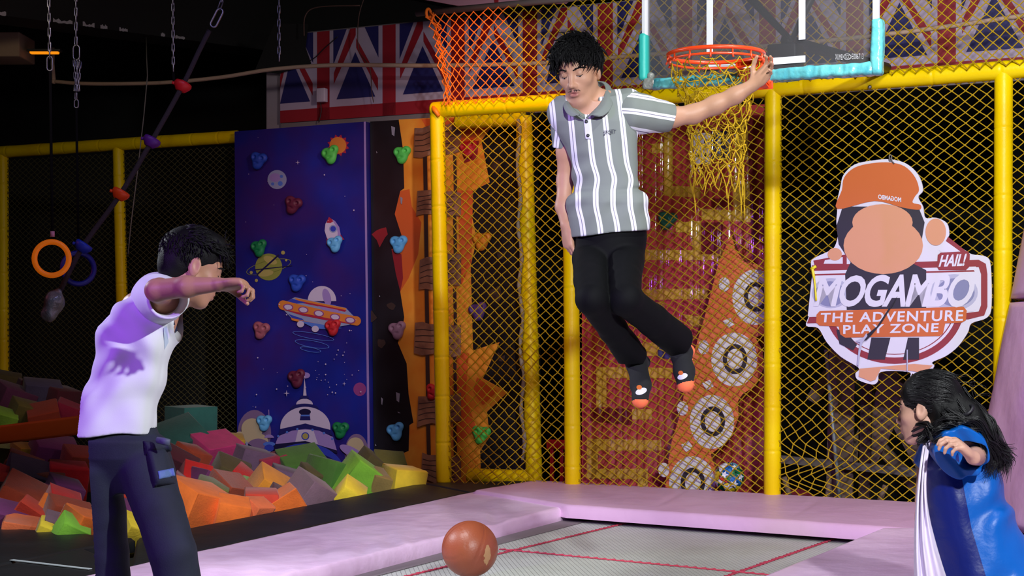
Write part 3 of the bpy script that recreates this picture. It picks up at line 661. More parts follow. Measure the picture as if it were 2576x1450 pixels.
# ---- red printed panel wrapped in clear film, with the tentacle board
O3 = .50
RP = mat('panel_red', (214, 80, 78), .5, var=(2.5, (200, 68, 70))); RY = mat('panel_yellow', (240, 194, 80), .5, var=(4, (226, 180, 64))); RD = mat('panel_dark_red', (132, 22, 34), .5); RB = mat('panel_blue', (70, 70, 128), .5)
m = MB(); m.prism([W(*q, O3) for q in ((1464, 1262), (1932, 1290), (1932, 262), (1464, 285))], WN*.06, 0)
lay = [0]
def C(pts, mi): lay[0] += 1; D(m, pts, O3-.001-.0004*lay[0], mi)
Y = [[(1670, 335), (1692, 330), (1692, 468), (1762, 470), (1762, 498), (1670, 492)], [(1640, 362), (1672, 360), (1672, 385), (1640, 385)], [(1846, 300), (1882, 296), (1882, 402), (1850, 404)],
     [(1842, 462), (1900, 456), (1900, 560), (1765, 552), (1765, 525), (1846, 530)], [(1620, 628), (1765, 630), (1825, 628), (1825, 655), (1620, 655)], [(1600, 728), (1780, 726), (1782, 752), (1600, 756)],
     [(1500, 924), (1690, 926), (1690, 952), (1526, 952), (1526, 1024), (1500, 1024)], [(1538, 872), (1662, 860), (1662, 896), (1542, 896)], [(1476, 1104), (1664, 1108), (1664, 1134), (1504, 1134), (1504, 1180), (1630, 1180), (1630, 1240), (1604, 1240), (1604, 1206), (1476, 1204)],
     [(1650, 760), (1672, 760), (1672, 800), (1650, 800)], [(1715, 790), (1820, 806), (1790, 832), (1740, 820)], [(1588, 1030), (1640, 1030), (1640, 1056), (1588, 1056)], [(1700, 560), (1764, 556), (1764, 630), (1742, 630), (1742, 585), (1700, 585)]]
for q in Y: C(q, 1)
C([(1764, 560), (1820, 560), (1810, 640), (1764, 640)], 2); C([(1790, 500), (1840, 500), (1840, 520), (1790, 524)], 2)
C([(1655, 872), (1700, 885), (1690, 905), (1655, 900)], 3); C([(1485, 1026), (1590, 1030), (1590, 1070), (1485, 1060)], 2); C([(1790, 330), (1836, 330), (1836, 400), (1790, 400)], 3); C([(1880, 290), (1925, 290), (1925, 620), (1890, 600)], 2)
t = m.build('climbing_board', [RP, RY, RD, RB]); tag(t, 'red climbing panel with yellow key pattern behind the net, wrapped in clear film', 'climbing wall')
# clear crinkled film: vertical folds catching the light
FILM = bpy.data.materials.new('clear_film'); FILM.use_nodes = True; nt = FILM.node_tree
for n_ in list(nt.nodes): nt.nodes.remove(n_)
ou = nt.nodes.new('ShaderNodeOutputMaterial'); tr = nt.nodes.new('ShaderNodeBsdfTransparent'); gl = nt.nodes.new('ShaderNodeBsdfGlossy'); fr_ = nt.nodes.new('ShaderNodeFresnel'); mx = nt.nodes.new('ShaderNodeMixShader')
gl.inputs['Roughness'].default_value = .12; fr_.inputs['IOR'].default_value = 1.55; tr.inputs[0].default_value = (.96, .95, .97, 1)
mt = nt.nodes.new('ShaderNodeMath'); mt.operation = 'MULTIPLY_ADD'; mt.inputs[1].default_value = .6; mt.inputs[2].default_value = .055
nt.links.new(fr_.outputs[0], mt.inputs[0]); nt.links.new(mt.outputs[0], mx.inputs[0]); nt.links.new(tr.outputs[0], mx.inputs[1]); nt.links.new(gl.outputs[0], mx.inputs[2]); nt.links.new(mx.outputs[0], ou.inputs[0])
m = MB(); s0 = wl(1470, 700, O3)[0]; s1 = wl(1930, 700, O3)[0]; zz0 = -.02; zz1 = 2.28; ns = 330; nz = 46; vs = []
rs = np.random.RandomState(4); ph = rs.uniform(0, 6.28, 40); fq = rs.uniform(25, 190, 40); dz = rs.uniform(-3, 3, 40)
for j in range(nz+1):
    z = zz0+(zz1-zz0)*j/nz
    for i in range(ns+1):
        s = s0+(s1-s0)*i/ns
        h = sum(math.sin(fq[k]*s+ph[k]+.5*math.sin(dz[k]*z+ph[-k])) for k in range(40))/40
        h2 = math.sin(z*9+s*14)*math.sin(z*23-s*7)
        vs.append(wp(s, z, O3-.032+.024*h+.0045*h2))
m.add(vs, [(j*(ns+1)+i, j*(ns+1)+i+1, (j+1)*(ns+1)+i+1, (j+1)*(ns+1)+i) for j in range(nz) for i in range(ns)])
m.build('clear_film', FILM, t)
o = o0.copy(); COL.objects.link(o); o.location = W(1678, 556, O3-.035); o.material_slots[0].material = mat('hold_teal_green', HOLDC['teal green'], .4); o.scale = (1.15, 1, 1.15); o.rotation_euler = (0, .2, -WA); tag(o, 'dark green climbing hold on the red panel behind the film', 'climbing hold', 'climbing holds')
m = MB(); m.box(W(1766, 374, O3-.09), (.115, .012, .20), R=Matrix.Rotation(-WA, 3, 'Z'), bev=.004)
for dx, dy in ((-8, -18), (8, -18), (-8, 16), (8, 16)): m.box(W(1766+dx, 374+dy, O3-.098), (.012, .004, .02), R=Matrix.Rotation(-WA, 3, 'Z'), mi=1)
tag(m.build('wall_plate', [mat('plate_white', (214, 206, 220), .4), BLACKP]), 'white switch plate seen through the hoop net on the red panel', 'plate')

O4 = .24
TO = mat('tentacle_orange', (226, 122, 64), .5, bump=(14, .5, .015), var=(3, (214, 104, 48))); TWh = mat('sucker_white', (222, 220, 216), .5, bump=(16, .5, .012)); TBk = mat('sucker_black', (46, 42, 44), .5); TDk = mat('tentacle_edge', (120, 62, 34), .6)
m = MB()
out = [(1840, 588), (1850, 628), (1874, 660), (1905, 666), (1945, 662), (1950, 830), (1900, 850), (1918, 880), (1922, 925), (1900, 972), (1868, 992), (1856, 1010), (1858, 1050), (1842, 1095), (1816, 1122), (1788, 1144), (1800, 1180), (1806, 1252), (1672, 1248), (1678, 1180), (1690, 1110), (1712, 1040), (1726, 960), (1748, 880), (1772, 800), (1790, 730), (1808, 660)]
m.prism([W(x, y, O4) for x, y in out], WN*.045, 3)
lay = [0]
def T(pts, mi): lay[0] += 1; D(m, pts, O4-.001-.0005*lay[0], mi)
T(out, 0)
for x, y, rx, ry in ((1900, 748, 58, 70), (1847, 905, 58, 68), (1791, 1062, 56, 68), (1741, 1216, 58, 68)):
    T([(a, min(b, 1250)) for a, b in ell(x, y, rx, ry)], 1); T([(a, min(b, 1250)) for a, b in ell(x+2, y-1, 31, 38)], 2); T([(a, min(b, 1250)) for a, b in ell(x+2, y-1, 20, 26)], 1)
for x, y in ((1822, 716), (1770, 874), (1717, 1028), (1662+8, 1183)): T(ell(x, y, 14, 18), 1)
for q in ([(1818, 808), (1838, 800), (1848, 816), (1832, 826)], [(1766, 964), (1786, 956), (1796, 972), (1778, 984)], [(1712, 1120), (1732, 1110), (1744, 1126), (1726, 1138)]): T(q, 1)
tag(m.build('tentacle_board', [TO, TWh, TBk, TDk]), 'orange tentacle cut-out board with white ringed suckers behind the net', 'board')
# bead-sized dot board pieces and patterned ball by the frame
def ball_mat():
    mt_ = mat('ball_pattern', (245, 245, 245), .35, coat=.4); nt = mt_.node_tree; b = nt.nodes['Principled BSDF']; L = nt.links.new
    tc = nt.nodes.new('ShaderNodeTexCoord'); v = nt.nodes.new('ShaderNodeTexVoronoi'); v.inputs['Scale'].default_value = 17; L(tc.outputs['Object'], v.inputs['Vector'])
    sp = nt.nodes.new('ShaderNodeSeparateColor'); L(v.outputs['Color'], sp.inputs[0]); r = nt.nodes.new('ShaderNodeValToRGB'); r.color_ramp.interpolation = 'CONSTANT'
    e = r.color_ramp.elements; e[0].color = lin((20, 120, 60))+(1,); e[1].position = .22; e[1].color = lin((245, 215, 40))+(1,)
    for p_, c_ in ((.42, (235, 238, 240)), (.6, (30, 110, 190)), (.78, (110, 200, 225)), (.9, (225, 70, 30))): q = e.new(p_); q.color = lin(c_)+(1,)
    L(sp.outputs[0], r.inputs[0])
    v2 = nt.nodes.new('ShaderNodeTexVoronoi'); v2.feature = 'DISTANCE_TO_EDGE'; v2.inputs['Scale'].default_value = 17; L(tc.outputs['Object'], v2.inputs['Vector'])
    lt = nt.nodes.new('ShaderNodeMath'); lt.operation = 'LESS_THAN'; lt.inputs[1].default_value = .035; L(v2.outputs['Distance'], lt.inputs[0])
    mx = nt.nodes.new('ShaderNodeMix'); mx.data_type = 'RGBA'; L(lt.outputs[0], mx.inputs[0]); L(r.outputs[0], mx.inputs[6]); mx.inputs[7].default_value = (.01, .02, .06, 1); L(mx.outputs[2], b.inputs['Base Color']); return mt_
m = MB(); c = W(1835, 1220, .13); c.z = .075; R_ = .094; m.sphere(c, R_, nu=36, nv=24)
ST = mat('ball_star', (240, 242, 246), .35); SB = mat('ball_star_blue', (40, 100, 190), .35)
for dx, dz in ((-.45, .25), (.25, .72), (.2, -.35), (.62, .1), (-.2, -.6)):
    n_ = Vector((dx, -math.sqrt(max(0, 1-dx*dx-dz*dz)), dz)); x = n_.cross(WZ).normalized(); y = n_.cross(x)
    for mi, k in ((2, 1.22), (1, 1.0)): m.poly([c+(n_*(R_*1.006+(0.0012 if mi == 1 else 0))+(x*math.cos(i*math.pi/5)+y*math.sin(i*math.pi/5))*((.030 if i % 2 else .011)*k)-n_*((.0045 if i % 2 else 0))) for i in range(10)], mi)
tag(m.build('patterned_ball', [ball_mat(), ST, SB]), 'green, yellow and blue starred ball lying behind the pink back pad', 'ball')
# red plastic chair behind the net
t = thing('plastic_chair', tuple(W(1400, 1230, .5)), 'red plastic chair partly hidden behind the second bright yellow post', 'chair')
RC_ = mat('chair_red', (176, 24, 30), .35); R3 = Matrix.Rotation(-WA, 3, 'Z')
c = W(1412, 1230, .62)
for dx in (-.17, .17):
    for dy in (-.16, .16): m = MB(); m.tube([Vector((c.x, c.y, -.8))+R3 @ Vector((dx*1.1, dy*1.1, 0)), Vector((c.x, c.y, -.17))+R3 @ Vector((dx, dy, 0))], [.02, .026], 8); m.build('leg', RC_, t)
m = MB(); m.box((c.x, c.y, -.15), (.4, .38, .035), R=R3, bev=.015); m.build('seat', RC_, t)
m = MB()
for i in range(5): m.box(Vector((c.x, c.y, .03))+R3 @ Vector((-.15+.075*i, .17, 0)), (.03, .02, .30), R=R3, bev=.006)
m.box(Vector((c.x, c.y, .18))+R3 @ Vector((0, .17, 0)), (.38, .03, .07), R=R3, bev=.012); m.build('backrest', RC_, t)

# ---- dark store behind the right net: boards, poles, sticks
PW = mat('plywood', (118, 96, 80), .8, var=(5, (96, 78, 66))); PD = mat('dark_board', (58, 34, 34), .8)
def plank(a, b, w, th, mt_, label, off, name='timber_board', cat='board', grp=None):
    a = W(*a, off); b = W(*b, off); u = (b-a).normalized(); v = u.cross(WN).normalized()*(w/2); m = MB()
    m.prism([a-v, b-v, b+v, a+v], WN*th); tag(m.build(name, mt_), label, cat, grp)
plank((2110, 1300), (2118, 880), .17, .02, PW, 'upright plywood board left of the crossed boards in the dark store', .75)
plank((2172, 1300), (2180, 950), .07, .03, PD, 'narrow dark red board upright in the dark store', .80)
plank((2150, 1190), (2260, 960), .2, .02, PW, 'leaning plywood board, left arm of the inverted V behind the net', .86)
plank((2350, 1180), (2215, 940), .2, .02, PW, 'leaning plywood board, right arm of the inverted V behind the net', .90)
plank((2190, 1100), (2400, 1330), .08, .03, PW, 'diagonal board low in the dark store beside the girl', .95)
plank((1960, 1156), (2330, 1192), .05, .03, mat('grey_lath', (92, 84, 80), .8), 'thin horizontal grey lath across the dark store', .66)
plank((2085, 940), (2040, 1010), .08, .02, PW, 'short scrap of plywood under the cut-out sign', .9)
def pole(a, b, r, mt_, label, off, cat='pole', name='pole'):
    m = MB(); m.tube([W(*a, off), W(*b, off)], r, 8); tag(m.build(name, mt_), label, cat)
pole((2078, 880), (2116, 1300), .013, mat('pale_pole', (150, 158, 156), .4, .3), 'slim pale metal pole leaning behind the net', .58)
pole((1972, 1200), (1990, 1262), .018, PW, 'short wooden stick beside the third bright yellow post', .3, 'stick', 'wooden_stick')
pole((2086, 1205), (2080, 1270), .016, PW, 'short upright wooden stick low behind the net', .3, 'stick', 'wooden_stick')
pole((2228, 1222), (2205, 1280), .018, PW, 'short slanting wooden stick low behind the net near the girl', .3, 'stick', 'wooden_stick')
m = MB(); m.sphere(W(2004, 1282, .48), (.14, .12, .13)); tag(m.build('red_cushion', mat('dark_red_cloth', (110, 14, 34), .8, bump=(20, .3))), 'dark red cushion lying behind the net at the foot of the third post', 'cushion')
# ------------------------------------------------------------------ pads, trampoline
def pad(name, pts, top, th, mt_, label, cat='pad', wrinkle=0.0, seed=0, n=70, seams=()):
    # padded slab: dense grid over a quad (bilinear), rounded edges, wrinkled skin
    far, near = (pts['far'], pts['near']) if isinstance(pts, dict) else (pts[:2], [pts[3], pts[2]])
    far = [Vector((p.x, p.y, 0)) for p in far]; near = [Vector((p.x, p.y, 0)) for p in near]; a, b, c, d = far[0], far[-1], near[-1], near[0]
    brk = [0, 1] if len(far) == 2 else [0, .22, 1]
    def edge(e, u):
        i = 0 if len(e) == 2 or u <= brk[1] else 1; t = (u-brk[i])/(brk[i+1]-brk[i]); return e[i]*(1-t)+e[i+1]*t
    m = MB(); e = .03; L1 = max((b-a).length, (c-d).length); L2 = max((d-a).length, (c-b).length)
    nu = int(min(170, max(8, L1/.022))); nv = int(min(130, max(8, L2/.022))); vs = []; r = min(th*.3, .013)
    us = [0]+[i/nu for i in range(nu+1)]+[1]; vv = [0]+[j/nv for j in range(nv+1)]+[1]
    for jj, v in enumerate(vv):
        for ii, u in enumerate(us):
            p = edge(far, u)*(1-v)+edge(near, u)*v; du = min(u, 1-u)*L1; dv = min(v, 1-v)*L2; ed = min(du, dv)
            z = top-(r*(1-math.sqrt(max(0, 1-(1-min(ed/r, 1))**2))))
            if wrinkle:
                q = np.array([p.x, p.y, 0]); k = min(ed/.06, 1)
                f1 = vnoise(q, 5, seed); f2 = vnoise(q, 16, seed+1, (1, .45, 1)); f3 = vnoise(q, 40, seed+2)
                z += wrinkle*k*(.22*f1+.40*(1-abs(f2)*2.6)+.30*f3*max(0, f1)+.10*f3)
                for (ca, cb, am, wi) in seams:
                    ab = cb-ca; tt = max(0, min(1, (p-ca).dot(ab)/ab.dot(ab))); dd = (p-ca-ab*tt).length
                    z += am*math.exp(-(dd/wi)**2)*math.sin(math.pi*tt)**.5
            if ii in (0, len(us)-1) or jj in (0, len(vv)-1): z = top-th
            vs.append((p.x, p.y, z))
    w_ = len(us); fs = [(j*w_+i, (j+1)*w_+i, (j+1)*w_+i+1, j*w_+i+1) for j in range(len(vv)-1) for i in range(w_-1)]
    m.add(vs, fs)
    bot = [(p.x, p.y, top-th) for p in far+near[::-1]]; m.poly(bot[::-1], 0)
    o = m.build(name, mt_); tag(o, label, cat); return o
def Z(p): return Vector((p.x, p.y, 0))
def ext(p, q, k): return p+(q-p)*k
# back pink pad
bf = dict(far=[G(1345, 1208), G(1580, 1221.5), G(2428, 1270)], near=[G(1190, 1233), G(1425, 1271), G(2480, 1345)])
back = pad('pink_pad', bf, .0, .074, PINK, 'long pink pad along the foot of the yellow frame', wrinkle=.004, seed=1,
    seams=[(Z(G(1650, 1275)), Z(G(1735, 1228)), -.006, .02), (Z(G(1990, 1303)), Z(G(2065, 1252)), -.006, .02)])
# left pink pad (wrinkled) running toward the camera
LC = []; rc_ = random.Random(12)
for _ in range(26):
    x = rc_.uniform(560, 1330); y0 = 1235+(1190-x)*.215 if x < 1190 else 1237+(x-1190)*.15; y1 = 1272+(1423-x)*.25; q = rc_.uniform(.15, .8); ya = y0+(y1-y0)*q; L_ = rc_.uniform(14, 46); a_ = rc_.uniform(-30, 50)
    LC.append((Z(G(x, ya)), Z(G(x+a_, min(ya+L_, y1-4))), rc_.choice([-1, 1])*rc_.uniform(.002, .006), rc_.uniform(.012, .026)))
zl = -.022
lf = [G(1200, 1235, zl), G(1436, 1272, zl), ext(G(1423, 1280, zl), G(860, 1419, zl), 2.9), ext(G(1190, 1240, zl), G(500, 1389, zl), 2.9)]
pad('pink_pad', lf, zl, .075, mat('lit_pink_vinyl', (228, 198, 226), .36, bump=(9, .3, .02), var=(2.2, (208, 174, 206))), 'pale wrinkled pink pad running from the left foreground to the back corner', wrinkle=.009, seed=5,  # paler copy of the pink vinyl, stronger light put into its colour
    seams=[(Z(G(1232, 1258)), Z(G(1246, 1318)), -.016, .03), (Z(G(1250, 1248)), Z(G(1225, 1300)), .012, .03), (Z(G(820, 1340)), Z(G(812, 1400)), -.008, .03), (Z(G(960, 1310)), Z(G(990, 1365)), -.008, .03), (Z(G(560, 1410)), Z(G(520, 1440)), .012, .05)]+LC)
# right pink pad
rf = [G(2226, 1329, .004), G(2470, 1325, .004), Vector((2.5, 3.2, 0)), ext(G(2226, 1329, .004), G(1922, 1449, .004), 2.4)]
pad('pink_pad', rf, .006, .1, MATS['lit_pink_vinyl'], 'pink pad in the right foreground beneath the girl', wrinkle=.004, seed=9, seams=[(Z(G(2240, 1326)), Z(G(2330, 1290)), -.01, .02)])
# black pads round the foam pit
zk = -.03
pad('black_pad', [G(1062, 1215.5, zk), G(1352, 1209, zk), G(1196, 1238, zk), G(1186, 1239, zk)], zk, .07, BLKV, 'black corner pad between the leftmost bright post and the pink pads', wrinkle=.002, seed=3)
pad('black_pad', [G(1060, 1216, zk), G(1184, 1240, zk), G(330, 1423, zk), G(345, 1354, zk)], zk, .07, BLKV, 'long black pad between the foam pit and the pale pink pad', wrinkle=.003, seed=4)
pad('black_pad', [G(-160, 1313, zk), G(340, 1355, zk), G(214, 1377, zk), G(-160, 1452, zk)], zk, .07, BLKV, 'black pad along the near edge of the foam pit, far left', wrinkle=.004, seed=6)
p3 = [G(-160, 1456, zk), G(212, 1381, zk), G(325, 1426, zk), G(-160, 1640, zk)]
t = pad('black_pad', p3, zk, .07, BLKV, 'black pad with a white seam strip in the bottom left corner', wrinkle=.003, seed=8)
m = MB(); a = G(24, 1411, zk+.004); b = G(222, 1434, zk+.004); nrm = Vector((-(b-a).y, (b-a).x, 0)).normalized(); m.prism([a, b, b+nrm*.022, a+nrm*.022], (0, 0, .003)); m.build('seam_strip', mat('seam_white', (190, 200, 206), .4), t)

# trampoline bed
BED = bpy.data.materials.new('bed_weave'); BED.use_nodes = True; nt = BED.node_tree; b_ = nt.nodes['Principled BSDF']; L = nt.links.new
tc = nt.nodes.new('ShaderNodeTexCoord'); mp = nt.nodes.new('ShaderNodeMapping'); mp.inputs['Rotation'].default_value = (0, 0, math.radians(-7.5)); L(tc.outputs['Object'], mp.inputs[0])
sp = nt.nodes.new('ShaderNodeSeparateXYZ'); L(mp.outputs[0], sp.inputs[0])
def stripes(sock, per, w_):
    a = nt.nodes.new('ShaderNodeMath'); a.operation = 'DIVIDE'; a.inputs[1].default_value = per; L(sock, a.inputs[0])
    f = nt.nodes.new('ShaderNodeMath'); f.operation = 'FRACT'; L(a.outputs[0], f.inputs[0])
    l = nt.nodes.new('ShaderNodeMath'); l.operation = 'LESS_THAN'; l.inputs[1].default_value = w_; L(f.outputs[0], l.inputs[0]); return l.outputs[0]
mxm = nt.nodes.new('ShaderNodeMath'); mxm.operation = 'MAXIMUM'; L(stripes(sp.outputs[0], .0217, .12), mxm.inputs[0]); L(stripes(sp.outputs[1], .0125, .22), mxm.inputs[1])
n = nt.nodes.new('ShaderNodeTexNoise'); n.inputs['Scale'].default_value = 7; L(tc.outputs['Object'], n.inputs['Vector'])
m1 = nt.nodes.new('ShaderNodeMix'); m1.data_type = 'RGBA'; m1.inputs[6].default_value = lin((176, 180, 172))+(1,); m1.inputs[7].default_value = lin((200, 204, 198))+(1,); L(n.outputs['Fac'], m1.inputs[0])
m2 = nt.nodes.new('ShaderNodeMix'); m2.data_type = 'RGBA'; L(mxm.outputs[0], m2.inputs[0]); L(m1.outputs[2], m2.inputs[6]); m2.inputs[7].default_value = lin((116, 116, 116))+(1,); L(m2.outputs[2], b_.inputs['Base Color']); b_.inputs['Roughness'].default_value = .5
zt = -.10
tr = thing('trampoline', tuple(G(1600, 1420, zt)), 'grey woven trampoline bed with red stitching between the pink pads', 'trampoline')
bq = [G(1395, 1284, zt), G(2320, 1345, zt), Vector((2.2, 2.4, zt)), Vector((-3.4, 2.4, zt)), ext(G(1423, 1310, zt), G(500, 1560, zt), 1.1)]
m = MB(); m.prism([Vector((p.x, p.y, zt)) for p in bq], (0, 0, -.006)); m.build('jump_bed', BED, tr)
RS = mat('red_stitching', (190, 60, 84), .7); BR = mat('edge_webbing', (112, 102, 106), .7)
def stitch(a, b, w_=.013, step=.024):
    a = Z(a)+WZ*(zt+.003); b = Z(b)+WZ*(zt+.003); u = (b-a); Ln = u.length; u.normalize(); v = Vector((-u.y, u.x, 0)); k = int(Ln/step); rr = random.Random(k)
    m = MB(); pts = [a+u*(i*step)+v*(w_*(1 if i % 2 else -1)+rr.uniform(-.003, .003))+WZ*(.002*(i % 2)) for i in range(k)]; m.tube(pts, .0033, 4)
    for q in (-1, 1): m.tube([a+v*(w_*.5*q), b+v*(w_*.5*q)], .002, 4)
    m.build('seam_stitching', RS, tr)
stitch(G(1592, 1314, zt), ext(G(1592, 1314, zt), G(1040, 1448, zt), 2.2)); stitch(G(1258, 1384, zt), G(1960, 1451, zt)); stitch(G(2110, 1354, zt), G(1770, 1472, zt)); stitch(ext(G(1258, 1384, zt), G(1960, 1451, zt), 1.0), G(2200, 1475, zt))
def strip(a, b, w_):
    a = Z(a)+WZ*(zt+.0015); b = Z(b)+WZ*(zt+.0015); u = (b-a).normalized(); v = Vector((-u.y, u.x, 0))*w_; m = MB(); m.prism([a, b, b+v, a+v], (0, 0, .002)); m.build('edge_webbing', BR, tr)
strip(G(1428, 1306, zt), G(2240, 1368, zt), -.05); strip(ext(G(1428, 1306, zt), G(860, 1448, zt), 2), G(1428, 1306, zt), -.16)
# slanted pink wall pad on the right
A0 = W(2462, 1050, -.10); ta = W(2590, 440, -.06); bb = W(2420, 1292, -.14); near = Vector((2.75, 4.2, .0)); neart = near+(ta-bb)+Vector((.05, 0, 0))
def quadslab(q, th, nrm, n1=60, n2=60, wr=.006, seed=3):
    m = MB(); vs = []
    for j in range(n2+1):
        for i in range(n1+1):
            u = i/n1; v = j/n2; p = (q[0]*(1-u)+q[1]*u)*(1-v)+(q[3]*(1-u)+q[2]*u)*v
            e = min(u, 1-u, v, 1-v); vs.append(p+nrm*(wr*vnoise(np.array(p), 6, seed)-.03*(1-min(e/.03, 1))**2))
    m.add(vs, [(j*(n1+1)+i, j*(n1+1)+i+1, (j+1)*(n1+1)+i+1, (j+1)*(n1+1)+i) for j in range(n2) for i in range(n1)])
    k = len(vs); rim = [i for i in range(n1+1)]+[(j+1)*(n1+1)-1 for j in range(1, n2+1)]+[n2*(n1+1)+i for i in range(n1-1, -1, -1)]+[j*(n1+1) for j in range(n2-1, 0, -1)]
    m.add([vs[i] for i in rim]+[Vector(vs[i])-nrm*th for i in rim], [(i, (i+1) % len(rim), len(rim)+(i+1) % len(rim), len(rim)+i) for i in range(len(rim))]); m.poly([Vector(vs[i])-nrm*th for i in rim][::-1]); return m
nr = (near-bb).cross(ta-bb).normalized(); nr = nr if nr.dot(Vector((-1, -1, 0))) > 0 else -nr
PW2 = mat('pink_wall_vinyl', (222, 178, 222), .42, bump=(8, .3, .02), var=(1.6, (196, 150, 200)))
t = thing('slanted_wall_pad', tuple(bb), 'tall slanted pink wall pad at the right edge behind the girl', 'pad')
k1 = .36
quadslab([ta, neart, neart*(1-k1)+near*k1, ta*(1-k1)+bb*k1], .08, nr).build('upper_cushion', PW2, t)
k2 = .372
quadslab([ta*(1-k2)+bb*k2, neart*(1-k2)+near*k2, near, bb], .08, nr, seed=8).build('lower_cushion', PW2, t)

# ------------------------------------------------------------------ basketball in the air
BBM = mat('basketball_leather', (150, 76, 48), .42, bump=(150, .25, .003), var=(5, (136, 64, 44)))
bc = P(1182, 1382, 6.75); R_ = .1195
m = MB(); Rb_ = Euler((.2, .45, .35)).to_matrix(); nu, nv = 96, 64; vs = []
for j in range(nv+1):
    th = math.pi*j/nv
    for i in range(nu):
        ph_ = 2*math.pi*i/nu; q = Vector((math.sin(th)*math.cos(ph_), math.sin(th)*math.sin(ph_), math.cos(th)))
        d = min(abs(q.x), abs(q.y), abs(math.hypot(q.x-1.25*(1 if q.x > 0 else -1), q.z)-.78)); vs.append(bc+Rb_ @ (q*(R_-.0026*math.exp(-(d/.016)**2))))
m.add(vs, [(j*nu+i, (j+1)*nu+i, (j+1)*nu+(i+1) % nu, j*nu+(i+1) % nu) for j in range(nv) for i in range(nu)])
t = m.build('basketball', BBM); tag(t, 'worn brown basketball in the foreground above the trampoline', 'ball')
m = MB(); wn = Vector((.62, -.72, -.12)).normalized(); x = wn.cross(WZ).normalized(); y = wn.cross(x); rr = random.Random(2)
pts = []
for i in range(26):
    an = i/26*6.283; pts.append((x*(math.cos(an)*.018*rr.uniform(.7, 1.3))+y*(math.sin(an)*.042*rr.uniform(.8, 1.2))))
vs = []
for k_ in range(5):
    for p in pts: q = (wn*R_+p*(k_/4)); vs.append(bc+q.normalized()*(R_+.0006))
m.add(vs, [(k_*26+i, k_*26+(i+1) % 26, (k_+1)*26+(i+1) % 26, (k_+1)*26+i) for k_ in range(4) for i in range(26)])
m.build('worn_patch', mat('worn_leather', (176, 132, 92), .7, bump=(200, .5, .002)), t)

# ------------------------------------------------------------------ foam pit
FC = {'teal': (40, 104, 98), 'dark teal': (30, 84, 78), 'mustard': (176, 138, 34), 'rust': (156, 62, 34), 'magenta': (180, 44, 108), 'plum': (98, 48, 86), 'grey purple': (104, 80, 110), 'crimson': (160, 34, 70), 'olive': (104, 104, 44), 'olive brown': (88, 80, 46),
      'red': (216, 32, 30), 'purple': (110, 44, 100), 'green': (72, 122, 48), 'lime': (130, 196, 56), 'yellow': (236, 206, 50), 'tan': (150, 126, 70), 'orange': (240, 116, 38), 'amber': (222, 140, 36), 'mauve': (126, 96, 112), 'pale green': (124, 146, 84), 'slate': (64, 72, 76), 'brown': (124, 80, 40), 'maroon': (84, 28, 44), 'blue grey': (80, 80, 112), 'salmon': (226, 110, 64), 'coral': (206, 62, 40)}
def pyf(x): return 1331+.113*x if x < 213 else (1355-.026*(x-213) if x < 330 else 1352-.1904*(x-330))
def pyb(x): return float(np.interp(x, [-60, 0, 170, 430, 600, 750, 1000, 1070], [940, 950, 985, 1045, 1110, 1150, 1185, 1198]))
def foam(px, py, c, s, label, rot=None, seed=None):
    f = pyf(px); b_ = pyb(px); df = (CAMZ+.03)*F/(f-HY); db = wd(px, .62)
    t_ = max(0.02, min(1.0, (f-py)/(f-b_))); d = df+(db-df)*t_+.06; s = s*(1.18 if s >= .24 else (1.05 if s > .2 else .95))
    rr = random.Random(int(px*31+py)); h = s/2; m = MB(); bm = bmesh.new(); bmesh.ops.create_cube(bm, size=s); bmesh.ops.bevel(bm, geom=bm.edges[:], offset=.008, segments=2, profile=.5, affect='EDGES')
    for v in bm.verts: v.co += Vector([rr.uniform(-1, 1)*.004 for _ in range(3)])
    if rr.random() < .6: bmesh.ops.scale(bm, vec=(1, 1, rr.uniform(.88, 1.06)), verts=bm.verts)
    bm.verts.index_update(); pos = P(px, py, d)
    E = Euler(rot).to_matrix() if rot else Euler((rr.uniform(-.7, .7), rr.uniform(-.7, .7), rr.uniform(0, 1.57))).to_matrix()
    m.add([pos+E @ v.co for v in bm.verts], [[v.index for v in q.verts] for q in bm.faces]); bm.free()
    o = m.build('foam_block', mat('foam_'+c.replace(' ', '_'), FC[c], .9, bump=(90, .35, .006), var=(14, tuple(int(k*.93) for k in FC[c])), sheen=.15)); tag(o, label, 'foam block', 'foam blocks in the pit'); return o
